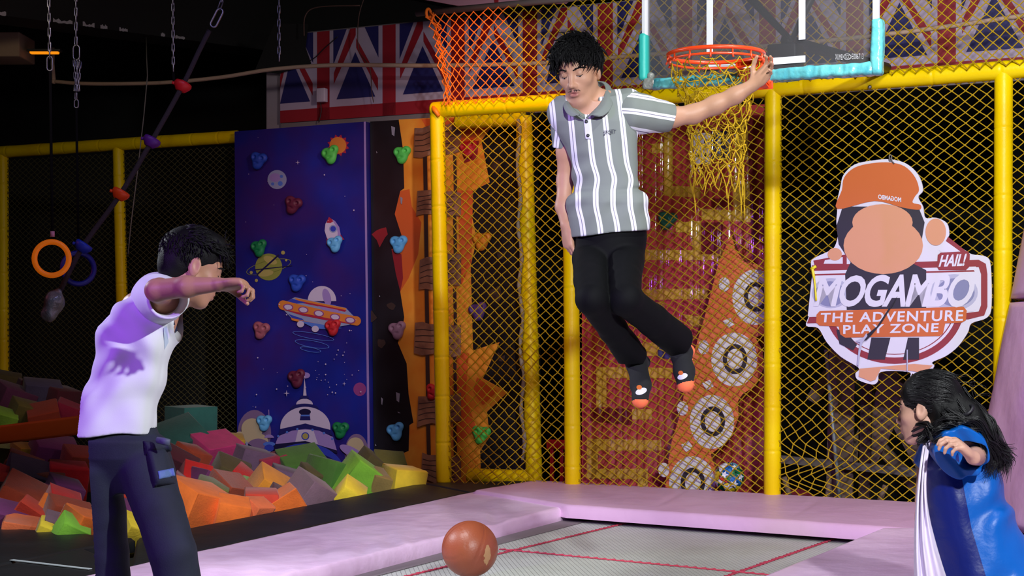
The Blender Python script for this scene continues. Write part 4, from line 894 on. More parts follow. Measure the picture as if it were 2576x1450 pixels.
FB = [(480, 1068, 'teal', .25, 'teal foam block, topmost of the heap right of the white T-shirt', (0, 0, .75)), (452, 1125, 'dark teal', .27, 'dark teal foam block directly below the topmost teal one', (.5, -.3, .6)), (578, 1128, 'mustard', .2, 'mustard foam block at the left foot of the space panel', (.2, .1, .3)),
 (478, 1158, 'rust', .2, 'rust red foam block left of the large magenta one', (.4, .2, 1)), (543, 1150, 'magenta', .24, 'large magenta foam block below the mustard one', (.35, -.1, .7)), (632, 1172, 'grey purple', .23, 'grey purple foam block at the foot of the printed dome', (.1, .25, .5)), (686, 1180, 'crimson', .2, 'crimson foam block between grey purple and green blocks', (.1, -.2, .45)),
 (575, 1206, 'olive brown', .22, 'olive brown foam block under the large magenta one', (.4, .4, .4)), (440, 1185, 'maroon', .22, 'dark maroon foam block beside the cargo pocket', (.3, .5, .2)), (486, 1214, 'red', .2, 'dark lying red foam block under the rust one', (.9, .3, .4)), (512, 1222, 'purple', .18, 'purple foam block wedged below the large magenta one', (.1, .5, .9)), (606, 1218, 'red', .2, 'red foam block showing only a slanting edge in mid heap', (.3, .7, .1)),
 (528, 1250, 'olive', .2, 'olive green foam block behind the big bright orange one', (.2, .3, .2)), (572, 1246, 'rust', .21, 'rust brown foam block in the middle of the heap', (.5, .2, .9)), (672, 1240, 'amber', .22, 'amber foam block standing on its corner in mid heap', (.5, .55, .5)), (722, 1222, 'grey purple', .22, 'grey purple foam block behind the mauve one', (.1, .3, .3)), (778, 1248, 'mauve', .22, 'mauve foam block near the black pad below the green blocks', (.4, .5, .8)),
 (760, 1188, 'green', .25, 'large green foam block against the printed dome', (.35, -.15, .4)), (834, 1214, 'green', .24, 'second green foam block, left of the lime one', (.15, .25, .9)), (932, 1185, 'olive brown', .22, 'dark olive foam block against the black mural', (.3, .6, .5)), (976, 1186, 'olive', .21, 'olive foam block at the foot of the orange mural', (.5, .1, .3)), (905, 1220, 'lime', .25, 'large lime green foam block standing on edge', (.2, .62, .4)), (880, 1246, 'yellow', .17, 'small yellow foam block in front of the large lime one', (.5, .6, .3)), (1012, 1220, 'yellow', .22, 'yellow foam block at the right end of the pit', (.1, .12, .55)), (964, 1222, 'tan', .18, 'tan foam block between lime and yellow blocks', (.3, .3, .2)),
 (490, 1290, 'orange', .27, 'big bright orange foam block beside the cargo trousers', (.3, .25, .85)), (582, 1296, 'orange', .19, 'torn orange foam block touching the long black pad', (.25, .2, .3)), (645, 1288, 'salmon', .14, 'small salmon foam block between two orange blocks', (.5, .1, .9)), (655, 1276, 'coral', .2, 'coral foam slab lying flat behind the small salmon block', (.1, .05, .2)), (722, 1276, 'orange', .2, 'orange foam block leaning up the black pad, right of the coral slab', (.1, -.55, .3)), (474, 1238, 'salmon', .12, 'pale salmon foam corner behind the big bright orange block', (.5, .5, .2)), (448, 1240, 'crimson', .18, 'crimson foam block peeking out beside the cargo trousers', (.2, .7, .2)), (342, 1352, 'yellow', .2, 'yellow foam block seen between the legs of the cargo trousers', (.4, .4, .6)), (312, 1268, 'coral', .2, 'coral foam block seen between the thighs of the cargo trousers', (.4, .4, .2)), (312, 1200, 'maroon', .2, 'maroon foam block high between the legs of the cargo trousers', (.3, .2, .2)), (308, 1308, 'purple', .2, 'purple foam block low between the legs of the cargo trousers', (.2, .4, .2)), (626, 1230, 'lime', .12, 'tiny lime foam corner left of the amber block', (.3, .3, .3)), (700, 1262, 'maroon', .16, 'maroon foam corner behind the leaning orange block', (.3, .5, .3)), (788, 1215, 'olive brown', .2, 'shaded olive foam block between the two green ones', (.4, .2, .6)),
 (20, 965, 'olive brown', .2, 'dark olive foam block on top of the heap at the far left', (.2, .2, .3)), (22, 1015, 'plum', .24, 'plum foam block near the top at the far left edge', (.3, .3, .8)), (70, 990, 'maroon', .2, 'maroon foam block near the top between plum and blue grey', (.1, .3, .5)), (103, 1008, 'blue grey', .24, 'blue grey foam block near the top left of the heap', (.2, .1, .4)), (150, 1014, 'maroon', .22, 'maroon foam block near the top beside the back of the T-shirt', (.2, .1, .9)), (62, 1052, 'olive', .22, 'olive foam block behind the orange beam', (.3, .3, .6)), (112, 1058, 'rust', .22, 'brown rust foam block behind the orange beam', (.4, -.2, .3)), (6, 1062, 'lime', .2, 'shaded lime foam block behind the orange beam at the frame edge', (.3, .3, .4)), (168, 1042, 'crimson', .2, 'crimson foam block tucked behind the T-shirt above the beam', (.2, .4, .3)),
 (22, 1150, 'pale green', .18, 'pale green foam block just below the orange beam', (.2, .1, .3)), (68, 1156, 'mustard', .2, 'mustard foam block just below the orange beam', (.2, .1, .7)), (128, 1160, 'purple', .24, 'dark purple foam block below the right part of the orange beam', (.3, .2, .5)), (48, 1198, 'brown', .22, 'amber brown foam block under the mustard one', (.3, .4, .3)), (66, 1226, 'slate', .24, 'slate grey foam block in the left heap', (.35, .3, .4)), (122, 1226, 'brown', .19, 'brown foam block between slate and tall red blocks', (.1, .1, .2)), (168, 1215, 'red', .22, 'tall red foam block beside the left trouser leg', (.15, .1, .35)), (8, 1240, 'coral', .22, 'coral foam block at the left edge, middle of the heap', (.4, .4, .2)), (46, 1282, 'rust', .24, 'brown rust foam block in the left foreground of the heap', (.3, .5, .3)), (82, 1258, 'magenta', .17, 'magenta foam corner behind the brown rust block', (.5, .3, .3)), (96, 1272, 'plum', .2, 'plum foam block between magenta and bright red', (.2, .3, .4)), (106, 1266, 'crimson', .15, 'crimson foam corner left of the bright red block', (.4, .4, .4)), (150, 1282, 'red', .2, 'bright red foam block in the left foreground', (.4, .4, .55)), (122, 1304, 'orange', .18, 'orange foam corner under the bright red block', (.4, .5, .2)), (72, 1314, 'coral', .2, 'bright coral foam slab slanting in the left foreground', (.1, .6, .2)), (26, 1320, 'purple', .19, 'purple magenta foam block near the black pad at far left', (.4, .3, .4)), (4, 1296, 'orange', .18, 'orange foam corner at the far left edge', (.3, .3, .2)), (48, 1344, 'salmon', .18, 'salmon foam block touching the black pad at far left', (.2, .2, .2)), (168, 1316, 'rust', .22, 'rust orange foam block beside the left shin', (.2, .3, .5)), (140, 1332, 'mauve', .15, 'mauve foam block behind the yellow crumb', (.3, .3, .3)), (122, 1346, 'yellow', .14, 'torn yellow foam lump on the edge of the black pad', (.3, .4, .3)), (176, 1344, 'lime', .16, 'torn lime foam lump on the edge of the black pad', (.4, .5, .5)), (204, 1336, 'orange', .2, 'orange foam block right behind the left shin', (.3, .3, .9)), (100, 1210, 'olive brown', .2, 'olive foam block in the gap behind slate and brown', (.3, .3, .3)), (155, 1250, 'purple', .2, 'dark purple foam block in the gap under the tall red one', (.3, .3, .6)), (205, 1180, 'rust', .22, 'rust foam block behind the top of the left trouser leg', (.3, .1, .6)), (40, 1268, 'maroon', .2, 'maroon foam block behind the brown rust one', (.3, .1, .6))]
for q in FB: foam(q[0], q[1], q[2], q[3], q[4], q[5])
# pit lining under the blocks
m = MB(); pts = [G(-200, 1332, zk), G(213, 1357, zk), G(330, 1354, zk), G(1062, 1217, zk), W(1062, 1205, .8), W(-250, 1100, .9)]
m.prism([Vector((p.x, p.y, -.62)) for p in pts], (0, 0, -.1)); struct(m.build('trim_5', mat('pit_lining', (24, 22, 24), .9)))
# orange padded beam over the pit
m = MB(); a = P(-60, 1102, 9.9); b = P(250, 1064, 9.65); u = (b-a).normalized(); x = u.cross(WZ).normalized(); R3 = Matrix((u, x, u.cross(x)*-1)).transposed()
m.box((a+b)/2, ((b-a).length, .11, .115), R=R3, bev=.018, seg=3); tag(m.build('balance_beam', mat('orange_vinyl', (244, 128, 36), .5, bump=(20, .2), var=(3, (232, 114, 32)))), 'orange padded balance beam over the foam pit, left of the T-shirt', 'beam')
# ------------------------------------------------------------------ hanging gear
def chain(mb, a, b, ln=.058, w_=.018, r=.0045, mi=0):
    a = Vector(a); b = Vector(b); u = (b-a); n = max(1, int(u.length/(ln*.74))); u.normalize(); s1 = u.cross(Vector((0, 1, 0))).normalized(); s2 = u.cross(s1)
    st = (b-a).length/n
    for i in range(n):
        c = a+u*(st*(i+.5)); v = (s1*.8+s2*.35).normalized() if i % 2 == 0 else (s2*.9+s1*.25).normalized(); h = ln/2-w_/2
        pts = [c+u*h+v*(w_/2*math.cos(t))+u*(w_/2*math.sin(t)) for t in [k*math.pi/5 for k in range(6)]]+[c-u*h-v*(w_/2*math.cos(t))-u*(w_/2*math.sin(t)) for t in [k*math.pi/5 for k in range(6)]]
        mb.tube(pts, r, 6, mi, closed=True)
def link(mb, c, u, ln, w_, r, mi=0, side=(1, 0, 0)):
    c = Vector(c); u = Vector(u).normalized(); v = Vector(side); v = (v-u*v.dot(u)).normalized(); h = ln/2-w_/2
    mb.tube([c+u*h+v*(w_/2*math.cos(t))+u*(w_/2*math.sin(t)) for t in [k*math.pi/6 for k in range(7)]]+[c-u*h-v*(w_/2*math.cos(t))-u*(w_/2*math.sin(t)) for t in [k*math.pi/6 for k in range(7)]], r, 8, mi, closed=True)
dr = 9.4
def chainto(p, d): t_ = P(p[0], p[1], d); return t_
t = thing('gym_ring', tuple(P(131, 700, dr)), 'orange gym ring with added glow hanging on a chain and dark strap at far left', 'ring')
m = MB(); chain(m, P(118, -260, dr), P(125, 145, dr)); link(m, P(125, 160, dr), (0, 0, 1), .085, .032, .005); m.build('chain', STEEL, t)
STRAP = mat('dark_strap', (18, 16, 20), .95, spec=.1)
m = MB(); m.tube([P(126, 172, dr), P(129, 400, dr), P(132, 612, dr)], .009, 6, flat=.3, up=(1, 0, 0)); m.build('strap', STRAP, t)
m = MB(); m.tube([P(132, 582, dr-.005), P(132, 596, dr-.005)], .013, 10); m.build('clamp', mat('pink_clamp', (226, 150, 180), .4), t)
m = MB(); m.torus(P(130, 651, dr), (.12, -1, .0), .099, .0165, 48, 14); m.build('ring', mat('ring_orange_glow', (255, 140, 30), .45, emit=((255, 120, 10), .22)), t)  # emission adds a glow to the ring, which is no lamp
t = thing('gym_ring', tuple(P(196, 715, dr+.3)), 'dark blue gym ring half hidden behind the orange ring', 'ring')
d2 = dr+.3
m = MB(); chain(m, P(190, -200, d2), P(191, 112, d2)); link(m, P(192, 132, d2), (0, 0, 1), .09, .038, .0045)
rr = random.Random(4)
for k in range(5):
    x = 186+k*4; chain(m, P(x, 150+rr.uniform(0, 8), d2+rr.uniform(-.02, .02)), P(190+rr.uniform(-6, 10), 228, d2+rr.uniform(-.02, .02)), .045, .014, .0038)
chain(m, P(191, 228, d2), P(191, 255, d2), .045, .014); link(m, P(192, 261, d2), (0, 0, 1), .05, .024, .0045); m.build('chain', STEEL, t)
m = MB(); m.tube([P(192, 270, d2), P(197, 612, d2)], .008, 6, flat=.3, up=(1, 0, 0)); m.build('strap', STRAP, t)
m = MB(); m.torus(P(197, 676, d2), (.55, -1, .05), .095, .0165, 48, 14); m.build('ring', mat('ring_blue', (26, 30, 140), .45), t)
for x0, x1, yb, lab in ((433, 436, 178, 'dark steel chain hanging left of the red rope disc'), (700, 702, 152, 'pinkish lit steel chain hanging above the grey pillar')):
    m = MB(); dd = 10.2; chain(m, P(x0, -260, dd), P(x1, yb, dd)); tag(m.build('hanging_chain', STEEL), lab, 'chain')
    if x0 == 433:
        m = MB(); m.tube([P(436, 184, dd), P(438, 208, dd), P(452, 214, dd)], .01, 6); tag(m.build('strap_end', STRAP), 'frayed black strap end under the dark steel chain', 'strap')
# climbing rope with discs, swung to the left
rp = [P(526, 78, 9.9), P(500, 130, 9.85), P(458, 218, 9.8), P(380, 358, 9.72), P(302, 490, 9.65), P(208, 622, 9.58), P(150, 735, 9.5)]
t = thing('climbing_rope', tuple(P(133, 805, 9.5)), 'slanting black climbing rope with coloured foot discs and a wrapped weight', 'rope')
m = MB(); m.tube(catmull(rp, 6), .016, 8); m.build('rope', ROPE, t)
m = MB(); chain(m, P(640, -220, 10.1), P(551, 22, 9.95), .07, .022, .005); link(m, P(545, 45, 9.93), P(556, 22, 9.9)-P(534, 66, 9.9), .125, .04, .007); m.build('chain', STEEL, t)
for i, (c, k) in enumerate((((230, 36, 44), 2), ((104, 40, 150), 3), ((250, 80, 26), 4), ((30, 60, 200), 5))):
    u = (rp[k]-rp[k-1]).normalized(); m = MB(); m.lathe(rp[k], u, [(-.028, .03), (-.026, .052), (-.012, .056), (.004, .05), (.03, .03), (.032, .024)], 20)
    m.tube([rp[k]-u*.01+Vector((-.05, -.005, .012)), rp[k]-u*.01+Vector((-.064, -.005, .016))], .01, 8); m.build('foot_disc', mat('disc_%d' % i, c, .45), t)
S = SDF((-.11, -.08, -.16), (.11, .08, .12), .005); S.cone((-.022, 0, -.045), (.008, 0, .03), .052, .055, .02); S.cone((.008, 0, .03), (.028, 0, .085), .052, .022, .03)
S.warp(lambda x: .008*vnoise(x, 45, 3)+.005*np.abs(vnoise(x, 80, 5, (1, 1, .3))))
o = sdf_obj(S, 'wrapped_weight', mat('wrap_film', (126, 140, 138), .16, bump=(50, .8, .01), spec=.8, coat=.6), t, smooth=1)
o.location = P(134, 770, 9.48)

# ------------------------------------------------------------------ basketball backboard and hoop
dB = -2.05
def wb(px, py, o=0): return W(px, py, dB+o)
bt = thing('backboard', tuple(wb(1915, 215)), 'clear basketball backboard with turquoise edge padding above the yellow rail', 'backboard')
GL = bpy.data.materials.new('board_acrylic'); GL.use_nodes = True; nt = GL.node_tree
for n_ in list(nt.nodes): nt.nodes.remove(n_)
ou = nt.nodes.new('ShaderNodeOutputMaterial'); tr_ = nt.nodes.new('ShaderNodeBsdfTransparent'); gl = nt.nodes.new('ShaderNodeBsdfPrincipled'); mx = nt.nodes.new('ShaderNodeMixShader')
tr_.inputs[0].default_value = (.74, .75, .76, 1); gl.inputs['Base Color'].default_value = (.22, .23, .25, 1); gl.inputs['Roughness'].default_value = .18
mx.inputs[0].default_value = .15; nt.links.new(tr_.outputs[0], mx.inputs[1]); nt.links.new(gl.outputs[0], mx.inputs[2]); nt.links.new(mx.outputs[0], ou.inputs[0])
sl, zlo = wl(1622, 205, dB); sr = wl(2207, 190, dB)[0]; zhi = zlo+.78
bp = lambda s, z, o=0: wp(s, z, dB+o)
m = MB(); m.prism([bp(sl, zlo), bp(sr, zlo), bp(sr, zhi), bp(sl, zhi)], WN*.012); m.build('panel', GL, bt)
AL = mat('white_frame_metal', (222, 228, 236), .4, .1); AS = mat('grey_frame_metal', (120, 128, 134), .5, .3)
R3 = Matrix.Rotation(-WA, 3, 'Z')
for s, nm in ((sl+.005, 0), (sr-.005, 1)):
    m = MB(); m.box(bp(s, (zlo+zhi)/2, .0), (.022, .05, zhi-zlo), R=R3, bev=.002); m.build('side_frame', AL, bt)
m = MB(); m.box(bp((sl+sr)/2, zhi, .0), (sr-sl, .05, .03), R=R3, bev=.002); m.build('top_frame', AL, bt)
# painted shooter's square: two uprights and a sill, behind the pane
z2 = wl(1900, 158, dB)[1]
ua = wl(1786, 60, dB)[0]; ub = wl(2018, 60, dB)[0]
m = MB(); PW3 = mat('target_white', (206, 214, 224), .5)
m.box(bp(ua, zlo+.45, -.003), (.032, .002, .68), R=R3); m.box(bp(ub, zlo+.45, -.003), (.032, .002, .62), R=R3); m.box(bp((ua+ub)/2+.0, z2, -.003), (ub-ua+.032, .002, .032), R=R3); m.build('target_square', PW3, bt)
# bottom and corner padding
TQ = mat('turquoise_foam', (44, 178, 168), .5, bump=(30, .3, .006)); TF = mat('wrapped_turquoise', (104, 196, 198), .25, bump=(34, .5, .008), var=(13, (72, 160, 176)), coat=.5)
GF = mat('cloudy_film', (130, 136, 132), .25, bump=(40, .8, .01), coat=.5)
def padbar(a, b, w_, d_, mt_, nm, wr=0.0, seed=0, film=None):
    a = Vector(a); b = Vector(b); S = SDF(np.minimum(a, b)-.09, np.maximum(a, b)+.09, .0055); u = (b-a).normalized(); sd = u.cross(WN).normalized(); M_ = Matrix((u, WN, sd)).transposed(); hl = (b-a).length/2; c = (a+b)/2
    Mi = np.array(M_.transposed())
    def fn(X, Y, Z_):
        q = [Mi[i][0]*(X-c.x)+Mi[i][1]*(Y-c.y)+Mi[i][2]*(Z_-c.z) for i in range(3)]
        r = .016; dx = [np.abs(q[0])-(hl-r), np.abs(q[1])-(d_/2-r), np.abs(q[2])-(w_/2-r)]
        return np.sqrt(sum(np.maximum(e, 0)**2 for e in dx))+np.minimum(np.maximum(np.maximum(dx[0], dx[1]), dx[2]), 0)-r
    S.op(S.lo, S.lo+S.h*S.n, fn, .001)
    if wr: S.warp(lambda x: wr*(vnoise(x, 34, seed)+.8*np.abs(vnoise(x, 60, seed+1))-.2))
    return sdf_obj(S, nm, mt_, bt, smooth=1)
zp = wl(1621, 210, dB)[1]
padbar(bp(sl-.002, wl(1617, 205, dB)[1]), bp(sl-.002, wl(1617, 86, dB)[1]), .042, .075, TQ, 'edge_pad')
padbar(bp(sr+.002, wl(2213, 190, dB)[1]), bp(sr+.002, wl(2213, 48, dB)[1]), .05, .075, TF, 'edge_pad', .006, 4)
pb = (wl(1640, 212, dB)[0], zlo-.018)
padbar(bp(pb[0], pb[1]), bp(wl(1935, 205, dB)[0], pb[1]), .052, .075, TF, 'bottom_pad', .006, 1); padbar(bp(wl(1925, 205, dB)[0], pb[1]), bp(sr+.02, pb[1]), .058, .08, TF, 'bottom_pad', .007, 2)
padbar(bp(sl+.0, pb[1]+.006), bp(sl+.06, pb[1]), .05, .08, GF, 'corner_wrap', .008, 5)
padbar(bp(sl+.03, pb[1]+.06), bp(sl+.03, pb[1]+.02), .035, .05, GF, 'corner_wrap', .008, 6)
# maker's stamp
m = MB(); IK = mat('stamp_grey', (170, 172, 178), .6); fn = lambda x, y: wb(x, y, -.004)
put_text(m, 'XUMEI', [(2101, 136), (2120, 137), (2120, 151), (2101, 150)], fn, 0)
put_text(m, 'E006713', [(2143, 135), (2172, 134.5), (2172, 149), (2143, 149)], fn, 0)
for k in range(28):
    a0 = k/28*6.283; a1 = (k+1)/28*6.283; m.poly([fn(2131.5+10*math.cos(a0), 143+8*math.sin(a0)), fn(2131.5+10*math.cos(a1), 143+8*math.sin(a1)), fn(2131.5+8.6*math.cos(a1), 143+6.8*math.sin(a1)), fn(2131.5+8.6*math.cos(a0), 143+6.8*math.sin(a0))])
put_text(m, 'CCC', [(2125.5, 138.5), (2137.5, 138.5), (2137.5, 147.5), (2125.5, 147.5)], fn, 0)
m.build('maker_stamp', IK, bt)
# bracket behind board and support arm to the frame rail
m = MB(); m.box(bp(wl(1962, 100, dB)[0], wl(1962, 150, dB)[1], .09), (.14, .14, .16), R=R3, bev=.01)
m.tube([bp(wl(1850, 30, dB)[0], zlo+.42, .10), bp(wl(1972, 100, dB)[0], zlo+.16, .12), bp(wl(2050, 30, dB)[0], zlo+.44, .10)], .022, 8)
m.tube([bp(wl(1962, 100, dB)[0], zlo+.16, .1), bp(wl(1962, 100, dB)[0]+.02, zlo+.30, 1.98)], .03, 8); m.build('support_arm', mat('black_steel', (34, 34, 38), .5, .4), bt)
# hoop
HO = mat('hoop_orange', (232, 70, 22), .32, coat=.4)
hc = P(1800, 138, 7.25); mc = bp(wl(1912, 166, dB)[0], wl(1912, 166, dB)[1], -.015); Rh = .218
ht = thing('hoop', tuple(hc), 'orange basketball hoop with yellow cord net fixed to the clear backboard', 'hoop')
m = MB(); m.torus(hc, (0, 0, 1), Rh, .0095, 56, 10); m.torus(hc+Vector((0, 0, -.028)), (0, 0, 1), Rh*.985, .006, 56, 8); 
for k in range(14):
    a0 = k/14*6.283; q = hc+Vector((Rh*math.cos(a0), Rh*math.sin(a0), 0)); m.tube([q, q+Vector((0, 0, -.03)), q+Vector((.008*math.cos(a0), .008*math.sin(a0), -.045))], .0045, 6)
m.build('rim', HO, ht)
dv = (mc-hc); dv.z = 0; dvn = dv.normalized(); sd = dvn.cross(WZ)
m = MB(); q0 = hc+dvn*(Rh-.02); q1 = mc
m.prism([q0+sd*.07, q1+sd*.075, q1-sd*.075, q0-sd*.07], (0, 0, -.008))
for s_ in (-1, 1): m.prism([q0+sd*.055*s_, q1+sd*.06*s_, q1+sd*.06*s_-WZ*.10, q0+sd*.055*s_-WZ*.04], sd*.005)
m.prism([q0+sd*.055-WZ*.035, q0-sd*.055-WZ*.035, q1-sd*.06-WZ*.105, q1+sd*.06-WZ*.105], (0, 0, -.006)); m.build('bracket', HO, ht)
m = MB(); m.box(mc+WN*-.004-WZ*.04, (.14, .012, .15), R=R3, bev=.006)
for dx in (-.055, .055):
    for dz in (-.08, .03): m.sphere(mc+WU*dx+WZ*(dz)-WN*.012, .008, nu=8, nv=6)
m.build('mount_plate', HO, ht)
# net: diamond cords narrowing then hanging, slack and swung
N_ = 16; rows = 19; m = MB(); nodes = {}
rr = random.Random(9)
for j in range(rows+1):
    f = j/rows; z = -.04-.54*f; R_ = Rh*(1-.30*min(f/.35, 1)**1.2) if f < .35 else Rh*.70*(1-.16*math.sin((f-.35)*3.0))
    for i in range(N_):
        a0 = (i+(.5 if j % 2 else 0))/N_*6.283+.06*math.sin(j*1.3+i); k = 1+rr.uniform(-.10, .10)*(0 if j < 1 else 1)
        zz = z+rr.uniform(-.02, .02)*(0 if j < 1 else 1)-(rr.uniform(0, .10) if j == rows else 0)
        nodes[i, j] = hc+Vector((R_*k*math.cos(a0)*.92+.012*f, R_*k*math.sin(a0), zz))
for j in range(rows):
    for i in range(N_):
        for di in ((0, -1) if j % 2 == 0 else (0, 1)):
            a_ = nodes[i, j]; b_ = nodes[(i+di) % N_, j+1]; md = (a_+b_)/2+Vector((rr.uniform(-.008, .008), rr.uniform(-.008, .008), -.008)); m.tube([a_, md, b_], .0028, 5, caps=False)
for n_ in list(nodes.values())[N_:]: m.sphere(n_, .0048, nu=6, nv=4)
for i in range(0, N_, 2): a_ = nodes[i, rows]; m.tube([a_, a_+Vector((rr.uniform(-.01, .01), 0, -rr.uniform(.02, .07)))], .0028, 5)
m.build('cord_net', NETY, ht)

# ------------------------------------------------------------------ cut-out sign on the net
O5 = -.075
SO = mat('sign_orange', (196, 100, 44), .5); SWh = mat('sign_white', (214, 214, 230), .45); SBk = mat('sign_black', (42, 40, 52), .5); SRd = mat('sign_brick', (140, 46, 54), .5); STn = mat('sign_tan', (210, 150, 116), .5); SGr = mat('sign_haze', (128, 132, 172), .5); SLt = mat('sign_pale_haze', (176, 178, 206), .5)
SM = [SWh, SO, SBk, SRd, STn, SGr, SLt]
outl = [(2028, 820), (2036, 790), (2047, 720), (2040, 665), (2048, 650), (2085, 632), (2100, 620), (2108, 590), (2104, 560), (2106, 530), (2104, 515), (2114, 470), (2122, 440), (2150, 414), (2195, 404), (2240, 401), (2280, 412), (2310, 440), (2322, 478), (2310, 496), (2322, 520), (2328, 548), (2355, 548), (2382, 562), (2388, 590), (2385, 604), (2425, 628), (2445, 640), (2480, 646), (2492, 670), (2494, 770), (2482, 800), (2444, 814), (2434, 838), (2410, 872), (2380, 896), (2345, 912), (2350, 922), (2332, 944), (2308, 952), (2296, 940), (2290, 948), (2285, 936), (2216, 936), (2208, 960), (2194, 968), (2158, 956), (2152, 940), (2160, 926), (2115, 898), (2080, 862), (2058, 826)]
def smooth2(pts, n=4):
    k = len(pts); o_ = []
    for i in range(k):
        a, b, c, d = [np.array(pts[(i+j) % k], float) for j in (-1, 0, 1, 2)]
        for t in [q/n for q in range(n)]: o_.append(tuple(b+.35*(c-a)*t*(1-t)**2*1.4+(c-b)*(3*t*t-2*t**3)-.35*(d-b)*t*t*(1-t)*1.4))
    return o_
st = thing('cutout_sign', tuple(W(2260, 960, O5)), 'large cut-out sign reading MOGAMBO hung on the yellow net', 'sign')
m = MB(); m.prism([W(x, y, O5) for x, y in smooth2(outl)], WN*.012); lay = [0]
def S_(pts, mi): lay[0] += 1; m.poly([W(x, y, O5-.0008-.00016*lay[0]) for x, y in pts], mi)
# circle crest
S_(ell(2250, 770, 176, 146, a0=12, a1=168), 3); S_(ell(2250, 768, 160, 132, a0=8, a1=172), 0); S_(ell(2250, 767, 154, 126, a0=8, a1=172), 3); S_(ell(2250, 767, 151, 124, a0=8, a1=172), 0)
S_([(2385, 596), (2440, 640), (2436, 650), (2400, 646), (2372, 620)], 3); S_([(2378, 606), (2420, 636), (2390, 650), (2362, 630)], 0)
# framed name plate
S_([(2046, 656), (2130, 640), (2130, 676), (2050, 672)], 3); S_([(2075, 655), (2120, 647), (2120, 664), (2072, 664)], 0)
S_([(2042, 668), (2462, 654), (2480, 664), (2484, 690), (2484, 772), (2476, 794), (2436, 804), (2030, 814), (2036, 798), (2430, 788), (2462, 784), (2468, 768), (2468, 690), (2462, 672), (2046, 682)], 3)
S_([(2044, 682), (2455, 671), (2463, 690), (2463, 768), (2450, 784), (2032, 796)], 0); S_([(2046, 690), (2450, 680), (2452, 684), (2046, 694)], 3)
for cx, cy, rx, ry, c in ((2090, 738, 48, 38, 6), (2088, 740, 38, 32, 5), (2400, 736, 60, 46, 6), (2404, 736, 48, 36, 5)): S_(ell(cx, cy, rx, ry), c)
# plain colour fields in place of the figure: orange dome, dark surround, tan oval
S_([(2120, 520), (2310, 520), (2326, 560), (2318, 610), (2290, 660), (2330, 680), (2330, 780), (2130, 780), (2126, 690), (2140, 660), (2110, 615), (2104, 570)], 2)
S_(ell(2222, 618, 100, 72), 4); S_(ell(2220, 560, 76, 46), 4)
S_(ell(2354, 584, 26, 34), 4); S_(ell(2100, 640, 18, 16), 4)
S_(smooth2([(2106, 526)]+[(2118, 478), (2124, 446), (2150, 422), (2192, 411), (2240, 409), (2276, 419), (2302, 446), (2312, 478), (2302, 494), (2296, 510), (2316, 516), (2312, 528), (2268, 522), (2200, 506)]), 1)
S_([(2192, 850), (2240, 850), (2226, 905), (2182, 905)], 2); S_([(2284, 850), (2312, 850), (2312, 905), (2272, 905)], 2); S_([(2104, 830), (2124, 830), (2156, 868), (2146, 882), (2112, 866)], 2)
S_([(2162, 928), (2300, 916), (2346, 920), (2326, 940), (2296, 934), (2216, 928), (2202, 956), (2190, 960), (2160, 948)], 4)
# banner
S_([(2062, 783), (2424, 772), (2432, 782), (2430, 806), (2420, 812), (2378, 814), (2372, 840), (2364, 846), (2126, 850), (2114, 842), (2110, 822), (2062, 820), (2053, 812), (2054, 792)], 1)
lay[0] += 2; fn = lambda x, y: W(x, y, O5-.0008-.00016*lay[0])
S_([(2366, 636), (2434, 632), (2440, 640), (2438, 672), (2430, 680), (2362, 680), (2357, 672), (2359, 642)], 3)
lay[0] += 1
put_text(m, 'HAIL!', [(2369, 642), (2433, 638), (2425, 670), (2361, 672)], fn, 0, bold=.035)
lay[0] += 1
# title: dark edge below white letters
put_text(m, 'MOGAMBO', [(2064, 695), (2462, 686), (2438, 774), (2046, 772)], fn, 0, bold=.028, spacing=.92)
put_text(m, 'THE ADVENTURE', [(2065, 788), (2424, 780), (2422, 808), (2063, 812)], fn, 0, bold=.022, spacing=1.14)
put_text(m, 'PLAY ZONE', [(2121, 818), (2362, 813), (2360, 836), (2121, 841)], fn, 0, bold=.022, spacing=1.14)
put_text(m, 'MOGAMBO', [(2267, 497), (2209, 489), (2209, 501), (2267, 509)], fn, 0, bold=.03)
m.build('board', SM, st)
m = MB(); m.tube(catmull([W(2043, 672, O5-.01), W(2046, 690, O5-.012), W(2050, 715, O5-.012), W(2053, 757, O5-.014)], 4), [.009 if i < 6 else .006 for i in range(13)], 6); m.tube([W(2040, 678, O5-.012), W(2053, 670, O5-.012)], .009, 6); m.build('cable_tie', mat('lime_tie', (232, 220, 40), .4), st)
m = MB(); link(m, W(2240, 398, O5), (0, 0, 1), .035, .014, .004); m.tube([W(2236, 394, O5), W(2249, 412, O5-.01)], .004, 6); m.build('hanging_hook', DSTEEL, st)
m = MB(); m.prism([W(x, y, O5-.014) for x, y in ((2258, 745), (2240, 770), (2206, 822), (2176, 846), (2168, 858), (2180, 856), (2190, 846), (2214, 818), (2246, 768))], -WN*.002); m.prism([W(x, y, O5-.016) for x, y in ((2152, 858), (2172, 850), (2180, 838), (2182, 846), (2170, 862), (2164, 890), (2160, 922), (2156, 918), (2160, 880), (2164, 862))], -WN*.002, 1); m.prism([W(x, y, O5-.016) for x, y in ((2281, 880), (2284, 880), (2284, 938), (2281, 932))], -WN*.002, 1)
m.build('torn_edge', [BLACKP, SLt], st)
